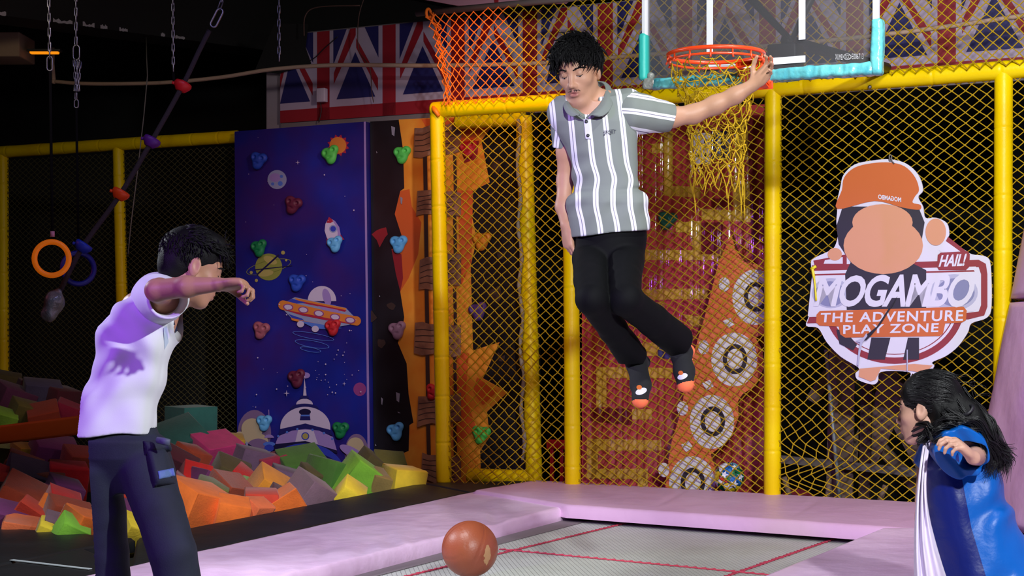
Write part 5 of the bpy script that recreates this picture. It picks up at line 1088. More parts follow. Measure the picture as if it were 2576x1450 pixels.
# ------------------------------------------------------------------ people: shared helpers
from mathutils.bvhtree import BVHTree
def skin_mat(name, rgb, lip):
    m = mat(name, rgb, .5, var=(9, tuple(int(c*.94) for c in rgb)), bump=(160, .12, .002), spec=.4); nt = m.node_tree; b = nt.nodes['Principled BSDF']; L = nt.links.new
    src = b.inputs['Base Color'].links[0].from_socket
    for an, c in (('lip', lip), ('stub_eye', tuple(int(x*.62) for x in rgb))):
        a = nt.nodes.new('ShaderNodeAttribute'); a.attribute_name = an; mx = nt.nodes.new('ShaderNodeMix'); mx.data_type = 'RGBA'
        L(a.outputs['Fac'], mx.inputs[0]); L(src, mx.inputs[6]); mx.inputs[7].default_value = lin(c)+(1,); src = mx.outputs[2]
    L(src, b.inputs['Base Color']); return m
def frame(yaw_dir, pitch, roll=0.0):       # head axes: columns right, forward, up
    h = Vector((yaw_dir[0], yaw_dir[1], 0)).normalized(); p = math.radians(pitch)
    f = h*math.cos(p)-WZ*math.sin(p); u = h*math.sin(p)+WZ*math.cos(p)
    q = Quaternion(f, math.radians(roll)); u = q @ u; r = f.cross(u)
    return Matrix((r, f, u)).transposed()
def add_head(S, c, R, sc, jaw=1.0, lids=True, mouth_open=.0028, wx=1.0):
    c = Vector(c)
    def L(x, y, z): return c+R @ (Vector((x*wx, y, z))*sc)
    def E(p, r, k=.02, mode='u', RR=None): S.ell(L(*p), Vector((r[0]*(wx if p[0] == 0 else 1), r[1], r[2]))*sc, (R @ RR) if RR is not None else R, k*sc, mode)
    def Cn(a, b, ra, rb, k=.015, mode='u'): S.cone(L(*a), L(*b), ra*sc, rb*sc, k*sc, mode)
    E((0, -.014, .036), (.076, .098, .083), .03); E((0, .026, -.02), (.062, .066, .088), .03)
    for s in (-1, 1):
        Cn((s*.047, -.002, -.05), (s*.016, .06, -.1*jaw), .015, .017, .03); E((s*.042, .052, -.022), (.021, .022, .018), .025)
        Cn((s*.046, .062, .024), (s*.014, .081, .022), .011, .010, .014)
        E((s*.031, .097, .006), (.019, .014, .012), .012, 's'); 
        E((s*.031, .0715, .005), (.0150, .0150, .0135), .004)
        E((s*.0122, .094, -.037), (.0078, .010, .008), .006)
        E((s*.077, -.012, -.004), (.011, .021, .034), .006, 'u', Euler((.2, 0, s*-.45)).to_matrix()); E((s*.0905, -.008, -.002), (.005, .011, .018), .004, 's', Euler((.2, 0, s*-.45)).to_matrix())
        E((s*.077, -.005, -.03), (.006, .008, .009), .005)
    E((0, .066, -.1*jaw), (.021, .018, .016), .02); E((0, .068, -.058), (.032, .026, .026), .02)
    Cn((0, .083, .016), (0, .104, -.030), .0066, .0085, .012); E((0, .107, -.034), (.0098, .0105, .009), .007)
    E((0, .0935, -.0595), (.023, .0085, .0058), .006); E((0, .0915, -.0725), (.019, .0090, .0068), .006)
    E((0, .106, -.0655), (.019, .015, mouth_open), .002, 's')
    for s in (-1, 1): E((s*.0085, .109, -.043), (.0035, .004, .004), .002, 's')
    return L
def hand(S, wrist, d, n, sz=1.0, thumb=1, curl=(30, 30, 30, 30), spread=.05, tcurl=.3, wr=.022):
    w_ = Vector(wrist); d = Vector(d).normalized(); n = Vector(n); n = (n-d*n.dot(d)).normalized(); t = d.cross(n)*thumb
    off = (.027, .009, -.009, -.025); kl = (.088, .091, .086, .078); fl = (.072, .080, .074, .058); fr_ = (.0088, .0092, .0088, .0078)
    S.ell(w_+d*.048*sz, (.040*sz, .044*sz, .0145*sz), Matrix((t, d, n)).transposed(), .012)
    for i in range(4):
        k0 = w_+d*kl[i]*sz+t*off[i]*sz; S.cone(w_+t*off[i]*.5*sz, k0, wr*.62*sz, .0108*sz, .012)
        di = (d+t*spread*(1.5-i)).normalized(); a = 0; p = k0; r = fr_[i]*sz
        for j, fr in enumerate((.45, .31, .24)):
            a += math.radians(curl[i])*(1.0 if j else .8); q = p+(di*math.cos(a)+n*math.sin(a))*(fl[i]*fr*sz); S.cone(p, q, r, r*.90, .0035 if j else .005); p = q; r *= .90
    p = w_+d*.022*sz+t*.024*sz+n*.004*sz; dirs = (t*.75+d*.6+n*.25, t*.45+d*.85+n*(.2+tcurl), t*.15+d*.9+n*(.2+tcurl*1.5)); r = .0125*sz
    S.cone(w_+t*.008*sz, p, wr*.6*sz, r, .01)
    for v, l in zip(dirs, (.042, .031, .026)): q = p+v.normalized()*l*sz; S.cone(p, q, r, r*.86, .005); p = q; r *= .86
def bvh_of(o):
    me = o.data; og = Vector(o['_o']); n = len(me.vertices); co = np.empty(n*3, np.float32); me.vertices.foreach_get('co', co)
    return BVHTree.FromPolygons((co.reshape(-1, 3)+np.array(og, np.float32)).tolist(), [tuple(p.vertices) for p in me.polygons])
def surf(b, px, py, lift=.002):
    o_ = Vector((0, 0, CAMZ)); d = (P(px, py, 1)-o_).normalized(); h = b.ray_cast(o_, d)
    return None if h[0] is None else h[0]-d*lift
def sheet(mb, rows, th=.004, sub=5, mi=0):     # rows of points -> smooth cloth strip with thickness
    R_ = [catmull(r, sub) for r in rows]; k = len(R_[0]); colz = [catmull([r[i] for r in R_], sub) for i in range(k)]; nr = len(colz[0])
    g = [[colz[i][j] for i in range(k)] for j in range(nr)]; vs = []; nm = []
    for j in range(nr):
        for i in range(k):
            a = g[min(j+1, nr-1)][i]-g[max(j-1, 0)][i]; b = g[j][min(i+1, k-1)]-g[j][max(i-1, 0)]; n_ = a.cross(b); nm.append(n_.normalized() if n_.length > 1e-12 else Vector((0, -1, 0)))
    F1 = [g[j][i] for j in range(nr) for i in range(k)]; B1 = [p-n_*th for p, n_ in zip(F1, nm)]; N_ = len(F1)
    fs = [(j*k+i, j*k+i+1, (j+1)*k+i+1, (j+1)*k+i) for j in range(nr-1) for i in range(k-1)]; fs += [tuple(N_+x for x in f[::-1]) for f in fs]
    rim = [i for i in range(k)]+[j*k+k-1 for j in range(1, nr)]+[(nr-1)*k+i for i in range(k-2, -1, -1)]+[j*k for j in range(nr-2, 0, -1)]
    fs += [(rim[i], N_+rim[i], N_+rim[(i+1) % len(rim)], rim[(i+1) % len(rim)]) for i in range(len(rim))]
    mb.add(F1+B1, fs, mi)
def rows_px(rows, d, ry, dd=None):            # (py, xl, xr) outlines -> slices
    out = []
    for i, (py, xl, xr) in enumerate(rows):
        dp = d if dd is None else float(np.interp(py, dd[0], dd[1])); r = ry if not hasattr(ry, '__len__') else float(np.interp(py, ry[0], ry[1]))
        a = P(xl, py, dp); b = P(xr, py, dp); out.append((a.z, (a.x+b.x)/2, dp, (b.x-a.x)/2, r))
    return out
def locks(c, R, sc, n, flow, length, r0, seed, region, el=((0, -.016, .042), (.082, .102, .088)), lift=.012, grav=.25, jit=.5, seg=8):
    rr = np.random.RandomState(seed); m = MB(); c = Vector(c); ec = Vector(el[0]); er = Vector(el[1]); cnt = 0
    while cnt < n:
        v = Vector(rr.normal(size=3)).normalized(); p = Vector((v.x*er.x, v.y*er.y, v.z*er.z))+ec
        if not region(p): continue
        cnt += 1; L_ = length(p)*rr.uniform(.75, 1.25); pts = []; d = Vector(flow(p))+Vector(rr.normal(size=3))*jit; st = L_/seg; lf = lift*rr.uniform(.4, 1.6)
        for k in range(seg+1):
            pts.append(c+R @ (p*sc)); nrm = Vector(((p.x-ec.x)/er.x**2, (p.y-ec.y)/er.y**2, (p.z-ec.z)/er.z**2)).normalized()
            dd = d-nrm*d.dot(nrm)*.85; dd = dd.normalized()+nrm*(lf/L_*2.2*(1-k/seg*1.4)); p = p+dd.normalized()*st; d = d+Vector((0, 0, -grav/seg))+Vector(rr.normal(size=3))*.08
            q = Vector(((p.x-ec.x)/er.x, (p.y-ec.y)/er.y, (p.z-ec.z)/er.z)); 
            if q.length < 1.0: p = Vector((q.x*er.x, q.y*er.y, q.z*er.z))/q.length+ec
        r = r0*rr.uniform(.7, 1.3)*sc; m.tube(pts, [r*(.75+.5*math.sin(math.pi*min(k/seg*1.2, 1)))*(1-(k/seg)**2.2*.93) for k in range(seg+1)], 5, flat=.6)
    return m
HAIR = mat('black_hair', (11, 10, 12), .6, bump=(260, .5, .002), spec=.2)

# ================================================================== the jumping boy
JD = 5.9
J = lambda x, y, d=0.0: P(x, y, JD+d)
SKIN1 = skin_mat('skin_tan', (196, 148, 120), (158, 92, 88))
jt = thing('person', tuple(P(1530, 1030, 5.8)), 'person in grey polo with white double stripes and black trousers, leaping in mid air', 'person')
hc1 = J(1457, 182, -.04); HR1 = frame((-math.sin(math.radians(23)), -math.cos(math.radians(23))), 18, 4); hs1 = .97
S = SDF(J(1372, 1040, -.75), J(1965, 78, .25)+Vector((.06, 0, .03)), .0033)
torso = [(262, 1408, 1582), (285, 1398, 1590), (310, 1402, 1594), (340, 1418, 1594), (370, 1432, 1592), (400, 1444, 1590), (450, 1452, 1592), (490, 1450, 1606), (520, 1446, 1615), (560, 1446, 1618), (640, 1450, 1612), (668, 1455, 1605)]
S.stack(rows_px(torso, JD+.01, .085), .02)
S.cone(J(1484, 252), J(1418, 285), .045, .05, .03); S.cone(J(1484, 252), J(1578, 266), .045, .05, .03)
# arms
S.chain([J(1420, 296, .03), J(1424, 385, .05), J(1422, 455, .07), J(1417, 520, .05), J(1424, 566, .02)], [.045, .034, .030, .028, .021], .02)
hand(S, J(1424, 568, .02), (.12, -.15, -1), (.9, .4, .1), .9, 1, (26, 28, 32, 36), .03)
S.chain([J(1584, 270), J(1690, 295, .03), J(1745, 287, .04), J(1800, 264, .03), J(1850, 240, .01), J(1893, 215, -.01)], [.05, .037, .034, .034, .030, .0225], .02)
hand(S, J(1893, 215, -.01), (.66, -.42, .62), (-.5, -.75, .3), .84, -1, (30, 24, 26, 32), .14, .1)
# legs inside the trousers and feet
S.chain([J(1486, 650), J(1490, 752, -.37), J(1592, 895, -.06)], [.06, .042, .030], .004); S.chain([J(1574, 650), J(1573, 752, -.35), J(1706, 868, -.1)], [.06, .042, .030], .004)
S.chain([J(1603, 915, -.06), J(1612, 975, -.14), J(1611, 1000, -.185)], [.028, .024, .018], .006); S.chain([J(1714, 895, -.08), J(1722, 940, -.14), J(1723, 958, -.165)], [.028, .024, .018], .006)
S.chain([hc1+HR1 @ Vector((0, -.024, -.05)), J(1486, 264, .01)], [.043, .050], .02)
HL1 = add_head(S, hc1, HR1, hs1, 1.02, mouth_open=.0046, wx=.92)
def head_attr(c, R, sc):
    Ri = np.array(R.transposed()); cc = np.array(c)
    loc = lambda v: ((v-cc) @ Ri.T)/sc
    def lip(v):
        q = loc(v); a = np.exp(-((q[:, 0]/.021)**4)-(((q[:, 2]+.0655)/.0125)**4)); return a*(q[:, 1] > .075)*.75
    def stub_eye(v):
        q = loc(v); a = np.exp(-((q[:, 0]/.03)**4)-(((q[:, 2]+.051)/.006)**2))*.35+np.exp(-((q[:, 0]/.035)**4)-(((q[:, 2]+.1)/.02)**2))*.15
        e = np.exp(-(((np.abs(q[:, 0])-.031)/.02)**2)-(((q[:, 2]-.004)/.014)**2))*.28; return (a+e)*(q[:, 1] > .05)  # stubble on lip and chin, plus a darker tone round the eyes
    return dict(lip=lip, stub_eye=stub_eye)
body1 = sdf_obj(S, 'body', SKIN1, jt, smooth=1, attrs=head_attr(hc1, HR1, hs1)); bv1 = bvh_of(body1)
def on_face(bv, c, R, sc, x, z, lift=.001):
    o_ = c+R @ (Vector((x, .3, z))*sc); h = bv.ray_cast(o_, -(R @ Vector((0, 1, 0)))); return (h[0]+R @ Vector((0, lift, 0))) if h[0] else c+R @ (Vector((x, .1, z))*sc)
def face_hair(par, bv, c, R, sc, moustache=True):
    for s in (-1, 1):
        m = MB(); rr = random.Random(s+5)
        for k in range(30):
            f = k/29; x = s*(.012+.037*f); z = .0215+.008*math.sin(f*2.4)-.003*f+rr.uniform(-.0022, .0022); a = on_face(bv, c, R, sc, x, z); b = on_face(bv, c, R, sc, x+s*.008, z+.003-.005*f, .0022); m.tube([a, (a+b)/2+R @ Vector((0, .001, 0)), b], [.0015, .0017, .0004], 4)
        m.build('eyebrow', HAIR, par)
        m = MB(); pts = [on_face(bv, c, R, sc, s*(.0185+.025*k/8), -.0005+.0008-.004*math.sin(math.pi*k/8), .0006) for k in range(9)]; m.tube(pts, [.0006+.0010*math.sin(math.pi*k/8) for k in range(9)], 5); m.build('eyelash', HAIR, par)
        m = MB(); pts = [[on_face(bv, c, R, sc, s*(.021+.02*i/6), -.0028-.0042*math.sin(math.pi*i/6)*j/2, .0004) for i in range(7)] for j in range(3)]; sheet(m, pts, .0008, 2); m.build('eye', mat('eye_white', (190, 182, 178), .25), par)
        m = MB(); q = on_face(bv, c, R, sc, s*.031-.002, -.0052, .0012); m.sphere(q, Vector((.0034, .0012, .0026))*sc, R, 12, 8); m.build('iris', mat('iris_dark', (30, 18, 14), .2), par)
    if moustache:
        m = MB(); rr = random.Random(9)
        for k in range(70):
            x = rr.uniform(-.022, .022); z = -.0505-abs(x)*.14+rr.uniform(-.002, .002)
            if abs(x) < .003: continue
            a = on_face(bv, c, R, sc, x, z, .0004); b = on_face(bv, c, R, sc, x+.004*(1 if x > 0 else -1), z-.005, .0014); m.tube([a, b], [.00042, .0002], 4)
        m.build('moustache', mat('moustache_brown', (58, 40, 36), .7), par)
face_hair(jt, bv1, hc1, HR1, hs1)
# hair
S = SDF(hc1-Vector((.16, .16, .13)), hc1+Vector((.16, .16, .19)), .0036)
def HE(p, r, k=.01, mode='u', c=hc1, R=HR1, sc=hs1): S.ell(c+R @ (Vector(p)*sc), Vector(r)*sc, R, k, mode)
HE((0, -.018, .046), (.079, .104, .086), .01); HE((0, -.07, .0), (.066, .045, .06), .02)
HE((0, .115, -.025), (.066, .075, .082), .01, 's'); HE((0, -.02, -.10), (.12, .14, .075), .01, 's'); 
for s in (-1, 1): HE((s*.095, .0, -.03), (.03, .035, .045), .006, 's')
S.warp(lambda x: .006*vnoise(x, 60, 2)+.004*vnoise(x, 120, 4))
hair1 = sdf_obj(S, 'hair', HAIR, jt, smooth=1)
EL1 = ((0, -.016, .046), (.078, .104, .091))
m = locks(hc1, HR1, hs1, 1250, lambda p: (p.x*6+.25, .9+p.z*1.0, -.2 if p.z < .07 else .25), lambda p: (.055+.03*max(0, p.z/.13))*(.72 if p.y > .03 else 1), .0040, 11, lambda p: p.z > .035 and not (p.y > .06 and p.z < .09) and not (p.y < -.02 and p.z < .03), el=EL1, lift=.011, grav=.65, jit=.36)
m2 = locks(hc1, HR1, hs1, 150, lambda p: (p.x*5-.15, 1.0, -.5), lambda p: .064, .0030, 12, lambda p: p.y > .045 and .085 < p.z < .13 and abs(p.x) < .07, el=EL1, lift=.014, grav=1.3, jit=.35)
m.add(m2.v, m2.f); m.build('hair_locks', HAIR, hair1)
# polo shirt
STRIPE = mat('polo_cloth', (122, 130, 124), .8, bump=(700, .25, .001)); nt = STRIPE.node_tree; b = nt.nodes['Principled BSDF']; L = nt.links.new
def math_(op, a, v=None, b2=None):
    n_ = nt.nodes.new('ShaderNodeMath'); n_.operation = op; L(a, n_.inputs[0])
    if v is not None: n_.inputs[1].default_value = v
    if b2 is not None: L(b2, n_.inputs[1])
    return n_.outputs[0]
a = nt.nodes.new('ShaderNodeAttribute'); a.attribute_name = 'stripe'; f_ = math_('ABSOLUTE', math_('SUBTRACT', math_('FRACT', math_('ADD', a.outputs['Fac'], .5)), .5))
w_ = math_('MULTIPLY', math_('LESS_THAN', f_, .158), b2=math_('GREATER_THAN', f_, .020)); dk = math_('LESS_THAN', f_, .020)
mx = nt.nodes.new('ShaderNodeMix'); mx.data_type = 'RGBA'; L(w_, mx.inputs[0]); mx.inputs[6].default_value = lin((122, 130, 124))+(1,); mx.inputs[7].default_value = lin((236, 238, 244))+(1,)
mx2 = nt.nodes.new('ShaderNodeMix'); mx2.data_type = 'RGBA'; L(dk, mx2.inputs[0]); L(mx.outputs[2], mx2.inputs[6]); mx2.inputs[7].default_value = lin((120, 116, 140))+(1,); L(mx2.outputs[2], b.inputs['Base Color'])
S = SDF(J(1370, 625, -.22), J(1645, 205, .22), .0036)
rows = [(250, 1412, 1590), (262, 1396, 1597), (285, 1387, 1602), (310, 1390, 1605), (340, 1402, 1606), (370, 1420, 1604), (400, 1434, 1602), (450, 1440, 1604), (474, 1444, 1610), (488, 1437, 1620), (515, 1430, 1632), (550, 1429, 1635), (575, 1432, 1634), (625, 1438, 1630)]
S.stack(rows_px(rows, JD+.01, ([250, 310, 400, 470, 520, 625], [.075, .104, .100, .098, .118, .122])), .02, pw=2.3)
S.cone(J(1486, 256, .02), J(1420, 283), .046, .060, .03); S.cone(J(1488, 258, .02), J(1578, 265), .048, .062, .03)
A_ = J(1437, 600); B_ = J(1632, 580); S.half(A_, ((B_-A_).z, 0, -(B_-A_).x), .004)
S.ell(J(1476, 250, -.075), (.040, .062, .056), None, .012, 's'); S.cone(J(1484, 215, 0), J(1482, 270, -.02), .058, .050, .01, 's')
S.stack(rows_px([(565, 1437, 1629), (640, 1443, 1625)], JD+.01, .112), .004, 's')
def folds(x):
    px = HX+F*x[:, 0]/x[:, 1]; py = HY-F*(x[:, 2]-CAMZ)/x[:, 1]; w0 = np.exp(-((py-480+.05*(px-1530))/6)**2)*.0085*(.6+.4*np.sin(px/31))-.005*np.exp(-((py-500)/14)**2); w1 = np.exp(-((py-520)/30)**2)*.006*np.sin(px/14+py/23)
    w2 = np.exp(-((py-430)/50)**2)*.004*np.sin((px*.35+py)/9)*np.exp(-((px-1460)/40)**2); w3 = .004*np.exp(-((px-1580)/35)**2)*np.exp(-((py-380)/70)**2)*np.sin((px-py*.5)/9)
    return w0+w1+w2+w3+.0035*vnoise(x, 22, 3, (1, 1, .45))
S.warp(folds)
def st1(v):
    py = HY-F*(v[:, 2]-CAMZ)/v[:, 1]; wob = (7*np.exp(-((py-452)/30)**2)-7*np.exp(-((py-512)/24)**2)+3*np.sin(py/13)*np.exp(-((py-500)/45)**2))/678
    return (v[:, 0]-wob-(J(1480, 340).x+(J(1480, 340).z-v[:, 2])*.108))/.0625
shirt = sdf_obj(S, 'polo_shirt', STRIPE, jt, smooth=2, attrs=dict(stripe=st1))
bvs = bvh_of(shirt)
def sleeve(a, b, ra, rb, arm, nm='sleeve', sr=.0, off=0.0, par=jt, mt_=STRIPE, wr=.003, tilt=None, thick=.006):
    a = Vector(a); b = Vector(b); u = (b-a).normalized(); lo = np.minimum(a, b)-max(ra, rb)-.03; hi = np.maximum(a, b)+max(ra, rb)+.03
    S = SDF(lo, hi, .0032); S.cone(a, b+u*.03, ra, rb, .001); S.half(b, u if tilt is None else tilt, .003); S.cone(b-u*.07, b+u*.05, rb-thick, rb-thick, .003, 's')
    S.warp(lambda x: wr*vnoise(x, 30, 5)+wr*np.sin(((x-np.array(a)) @ np.array(u))*90)*.4)
    sd = u.cross(Vector((0, 1, 0))).normalized()
    return sdf_obj(S, nm, mt_, par, smooth=2, attrs=dict(stripe=lambda v: ((v-np.array(a)) @ np.array(sd))/.0625+off))
sleeve(J(1590, 283, .0), J(1691, 297, .03), .083, .047, None, off=.12)
sleeve(J(1424, 296, .02), J(1415, 373, .05), .060, .032, None, off=.4)
# collar, placket, buttons, chest print
CL = mat('polo_plain', (122, 130, 124), .8, bump=(700, .25, .001)); m = MB()
inn = [J(1434, 240, .02), J(1430, 252, -.05), J(1438, 268, -.095), J(1455, 283, -.11), J(1472, 297, -.118)]; out = [J(1420, 250, .02), J(1416, 264, -.06), J(1424, 283, -.105), J(1438, 293, -.122), J(1452, 290, -.126)]
sheet(m, [inn, [(p+q)/2+Vector((0, -.008, .003)) for p, q in zip(inn, out)], out], .004)
inn2 = [J(1470, 214, .10), J(1504, 207, .08), J(1520, 214, .045), J(1522, 236, -.04), J(1510, 262, -.085), J(1492, 282, -.11), J(1475, 298, -.118)]; out2 = [J(1472, 238, .12), J(1522, 214, .095), J(1538, 228, .05), J(1541, 252, -.05), J(1533, 278, -.10), J(1514, 293, -.122), J(1498, 289, -.126)]
sheet(m, [inn2, [(p+q)/2+Vector((0, -.008, .003)) for p, q in zip(inn2, out2)], out2], .004)
sheet(m, [[J(1434, 240, .02), J(1440, 224, .07), J(1470, 216, .10)], [J(1424, 252, .03), J(1432, 240, .09), J(1470, 240, .125)]], .004)
m.build('collar', CL, shirt)
m = MB(); g = []
for y in (300, 316, 332, 350): g.append([surf(bvs, x+(y-340)*.1, y, .003) for x in (1472, 1479, 1486)])
if all(p is not None for r in g for p in r): sheet(m, g, .002, 3); m.build('placket', mat('placket_white', (226, 228, 236), .8), shirt)
for x, y in ((1475, 306), (1479, 341)):
    q = surf(bvs, x, y, .005); m = MB(); m.lathe(q, (0, -1, .1), [(-.002, .0062), (.001, .0062), (.002, .004)], 14); m.build('button', BLACKP, shirt)
m = MB()
def put_surf(mb, txt, quad, bv, mi=0, lift=.0025, **k):
    v, f = text_mesh(txt, **k); tl, tr_, br, bl = [np.array(q, float) for q in quad]; out = []
    for x, y in v:
        q = (bl*(1-x)+br*x)*(1-y)+(tl*(1-x)+tr_*x)*y; out.append(surf(bv, q[0], q[1], lift) or Vector((0, 0, 0)))
    mb.add(out, f, mi, False)
put_surf(m, 'SPORT', [(1518, 331), (1550, 326.5), (1548, 336), (1519, 339)], bvs, bold=.02, spacing=1.1)
for x, y in ((1520, 340), (1535, 338)): m.add([surf(bvs, x+a_, y+b_, .0025) for a_, b_ in ((-1.8, -1), (1.8, -1.3), (1.8, 1.3), (-1.8, 1.6))], [(0, 1, 2, 3)])
m.add([surf(bvs, x, y, .0025) for x, y in ((1519, 329), (1546, 325), (1546, 325.7), (1519, 329.8))], [(0, 1, 2, 3)])
m.build('chest_print', mat('print_dark_grey', (52, 52, 66), .7), shirt)
# trousers
BT = mat('black_trousers', (6, 7, 9), .75, bump=(400, .3, .001), spec=.15)
S = SDF(J(1425, 925, -.5), J(1745, 555, .2), .0038)
S.stack(rows_px([(566, 1443, 1627), (600, 1440, 1628), (640, 1439, 1622), (668, 1440, 1612)], JD+.01, .108), .012)
S.chain([J(1486, 652, -.02), J(1486, 705, -.2), J(1488, 752, -.37)], [.070, .062, .058], .01); S.chain([J(1488, 752, -.37), J(1543, 830, -.21), J(1604, 916, -.03)], [.054, .052, .058], .012)
S.chain([J(1572, 652, -.02), J(1570, 705, -.2), J(1573, 754, -.35)], [.074, .062, .060], .01); S.chain([J(1573, 754, -.35), J(1640, 806, -.22), J(1722, 872, -.05)], [.058, .058, .060], .012)
u1 = (J(1604, 916, -.03)-J(1543, 830, -.21)).normalized(); u2 = (J(1722, 872, -.05)-J(1640, 806, -.22)).normalized()
S.half(J(1592, 896, -.06), u1, .003, (J(1500, 960, -.4), J(1645, 800, .2))); S.half(J(1707, 861, -.08), u2, .003, (J(1655, 945, -.4), J(1760, 780, .2)))
S.cone(J(1592, 896, -.06)-u1*.03, J(1592, 896, -.06)+u1*.05, .049, .05, .003, 's'); S.cone(J(1707, 861, -.08)-u2*.03, J(1707, 861, -.08)+u2*.05, .050, .05, .003, 's')
S.warp(lambda x: .0045*vnoise(x, 13, 7, (1.2, 1, .8))+.0025*vnoise(x, 33, 8, (1, 1, .5))); tro = sdf_obj(S, 'trousers', BT, jt, smooth=2)
# socks
SB_ = mat('sock_black', (18, 20, 22), .9, bump=(500, .3, .001)); SO_ = mat('sock_orange', (250, 120, 72), .85, bump=(300, .3, .001))
def sock(pts, rs, heel, toe_p, toe_n, patch=None, par=jt, logo=None):
    lo = np.min(np.array([tuple(p) for p in pts]), 0)-.07; hi = np.max(np.array([tuple(p) for p in pts]), 0)+.07
    S = SDF(lo, hi, .003); S.chain(pts, rs, .02); S.cone(heel[0], heel[1], heel[2], heel[2]*.9, .02); S.warp(lambda x: .002*vnoise(x, 50, 3))
    tp = np.array(toe_p); tn = np.array(Vector(toe_n).normalized())
    def mi(c):
        r = ((c-tp) @ tn > 0)
        if patch is not None: r = r | (np.linalg.norm(c-np.array(patch[0]), axis=1) < patch[1])
        return r.astype(int)
    o = sdf_obj(S, 'sock', [SB_, SO_], par, smooth=1, midx=mi)
    if logo:
        b = bvh_of(o); cx, cy, k = logo; m = MB()
        def dec(pts, mi, lf):
            mx_ = sum(p[0] for p in pts)/len(pts); my_ = sum(p[1] for p in pts)/len(pts); n_ = len(pts); vs = [surf(b, cx+mx_*k, cy+my_*k, lf)]
            for t_ in (.35, .7, 1.0): vs += [surf(b, cx+(mx_+(x-mx_)*t_)*k, cy+(my_+(y-my_)*t_)*k, lf) for x, y in pts]
            if any(p is None for p in vs): return
            m.add(vs, [(0, 1+i, 1+(i+1) % n_) for i in range(n_)]+[(1+r*n_+i, 1+(r+1)*n_+i, 1+(r+1)*n_+(i+1) % n_, 1+r*n_+(i+1) % n_) for r in range(2) for i in range(n_)], mi)
        dec(ell(1, 4, 15, 8, rot=-20, n=18), 0, .0025); dec(ell(-4, -6, 7, 6, n=12), 1, .0032)
        if m.v: m.build('badge', [SWh, SO, STn], o)
    return o
sock([J(1586, 882, -.07), J(1602, 915, -.05), J(1612, 968, -.13), J(1611, 1007, -.20)], [.040, .037, .035, .030], (J(1606, 915, -.03), J(1618, 912, .0), .030), J(1611, 1010, -.2), (0, -.3, -1), logo=(1612, 981, 1.0))
sock([J(1702, 855, -.09), J(1713, 888, -.07), J(1721, 935, -.13), J(1724, 968, -.18)], [.040, .038, .036, .030], (J(1714, 888, -.05), J(1729, 884, -.02), .031), J(1726, 965, -.18), (.25, -.3, -1), (J(1741, 880, -.02), .030), logo=(1716, 944, .9))
m = MB(); pts = [J(1738+(i % 2)*3+i*.4, 888+i*5.5, -.045-i*.006) for i in range(16)]; m.tube(pts, .0022, 4); m.build('sole_stitching', SO_, jt)
# ================================================================== boy in the white T-shirt, seen from behind
BD = 4.8
K = lambda x, y, d=0.0: P(x, y, BD+d)
SKIN2 = skin_mat('skin_brown', (188, 136, 110), (150, 88, 82))
kt = thing('person', tuple(P(390, 1755, 4.8)), 'person in white T-shirt and navy cargo trousers, seen from behind, bending forward with raised forearm', 'person')
hc2 = K(484, 674, .02); th = math.radians(26); HR2 = frame((math.cos(th), math.sin(th)), 21, -2); hs2 = .93
S = SDF(K(140, 1790, -.5), K(660, 560, .42)+Vector((.14, .1, .05)), .0035)
S.stack(rows_px([(760, 330, 455), (800, 290, 450), (840, 268, 436), (880, 254, 424), (960, 232, 398), (1040, 206, 368), (1100, 200, 372), (1170, 204, 396)], BD, .08, ([700, 1000, 1100], [4.88, 4.82, 4.80])), .02)
S.cone(K(445, 728, .05), K(415, 752, -.04), .05, .055, .03); S.cone(K(445, 728, .05), K(345, 775, .12), .05, .05, .03)
S.chain([K(415, 745, -.02), K(402, 732, -.18), K(394, 731, -.30)], [.043, .034, .031], .02); S.chain([K(394, 731, -.30), K(470, 722, -.34), K(550, 716, -.36)], [.031, .029, .0195], .015)
hand(S, K(550, 716, -.36), (1, -.05, .03), (.12, -.3, -1), .80, 1, (46, 52, 58, 62), .05, .5, .02)
S.chain([K(330, 795, .14), K(222, 905, .16), K(232, 1040, .2)], [.044, .030, .021], .015); hand(S, K(232, 1040, .2), (.25, -.1, -1), (1, .1, 0), .8, -1, (25, 28, 30, 34), .03)
S.chain([K(245, 1190, .06), K(264, 1400, .05), K(284, 1690, .06)], [.055, .042, .03], .006); S.chain([K(362, 1190, -.05), K(415, 1400, -.1), K(470, 1705, -.06)], [.055, .042, .03], .006)
S.chain([hc2+HR2 @ Vector((0, -.022, -.05)), K(448, 738, .06)], [.046, .05], .02)
add_head(S, hc2, HR2, hs2, .96, wx=.95)
body2 = sdf_obj(S, 'body', SKIN2, kt, smooth=1, attrs=head_attr(hc2, HR2, hs2)); bv2 = bvh_of(body2); face_hair(kt, bv2, hc2, HR2, hs2, False)
S = SDF(hc2-Vector((.16, .16, .13)), hc2+Vector((.17, .17, .18)), .0034)
HE2 = lambda p, r, k=.01, mode='u': HE(p, r, k, mode, hc2, HR2, hs2)
HE2((0, -.018, .044), (.080, .103, .088), .01); HE2((0, -.055, .0), (.068, .061, .075), .02); HE2((0, .02, .10), (.06, .07, .035), .02)
HE2((0, .115, -.028), (.062, .072, .082), .01, 's'); HE2((0, -.03, -.112), (.12, .14, .055), .008, 's')
for s in (-1, 1): HE2((s*.088, .012, -.03), (.03, .036, .040), .006, 's')
S.warp(lambda x: .0018*vnoise(x, 130, 4)+.0012*vnoise(x, 60, 6)); hair2 = sdf_obj(S, 'hair', HAIR, kt, smooth=1)
EL2 = ((0, -.016, .040), (.078, .1, .086))
m = locks(hc2, HR2, hs2, 620, lambda p: (p.x*3, .9, .15), lambda p: .040 if p.y < .03 else .058, .0032, 21, lambda p: p.z > .062 and p.y > -.075, el=EL2, lift=.012, grav=.35, jit=.35)
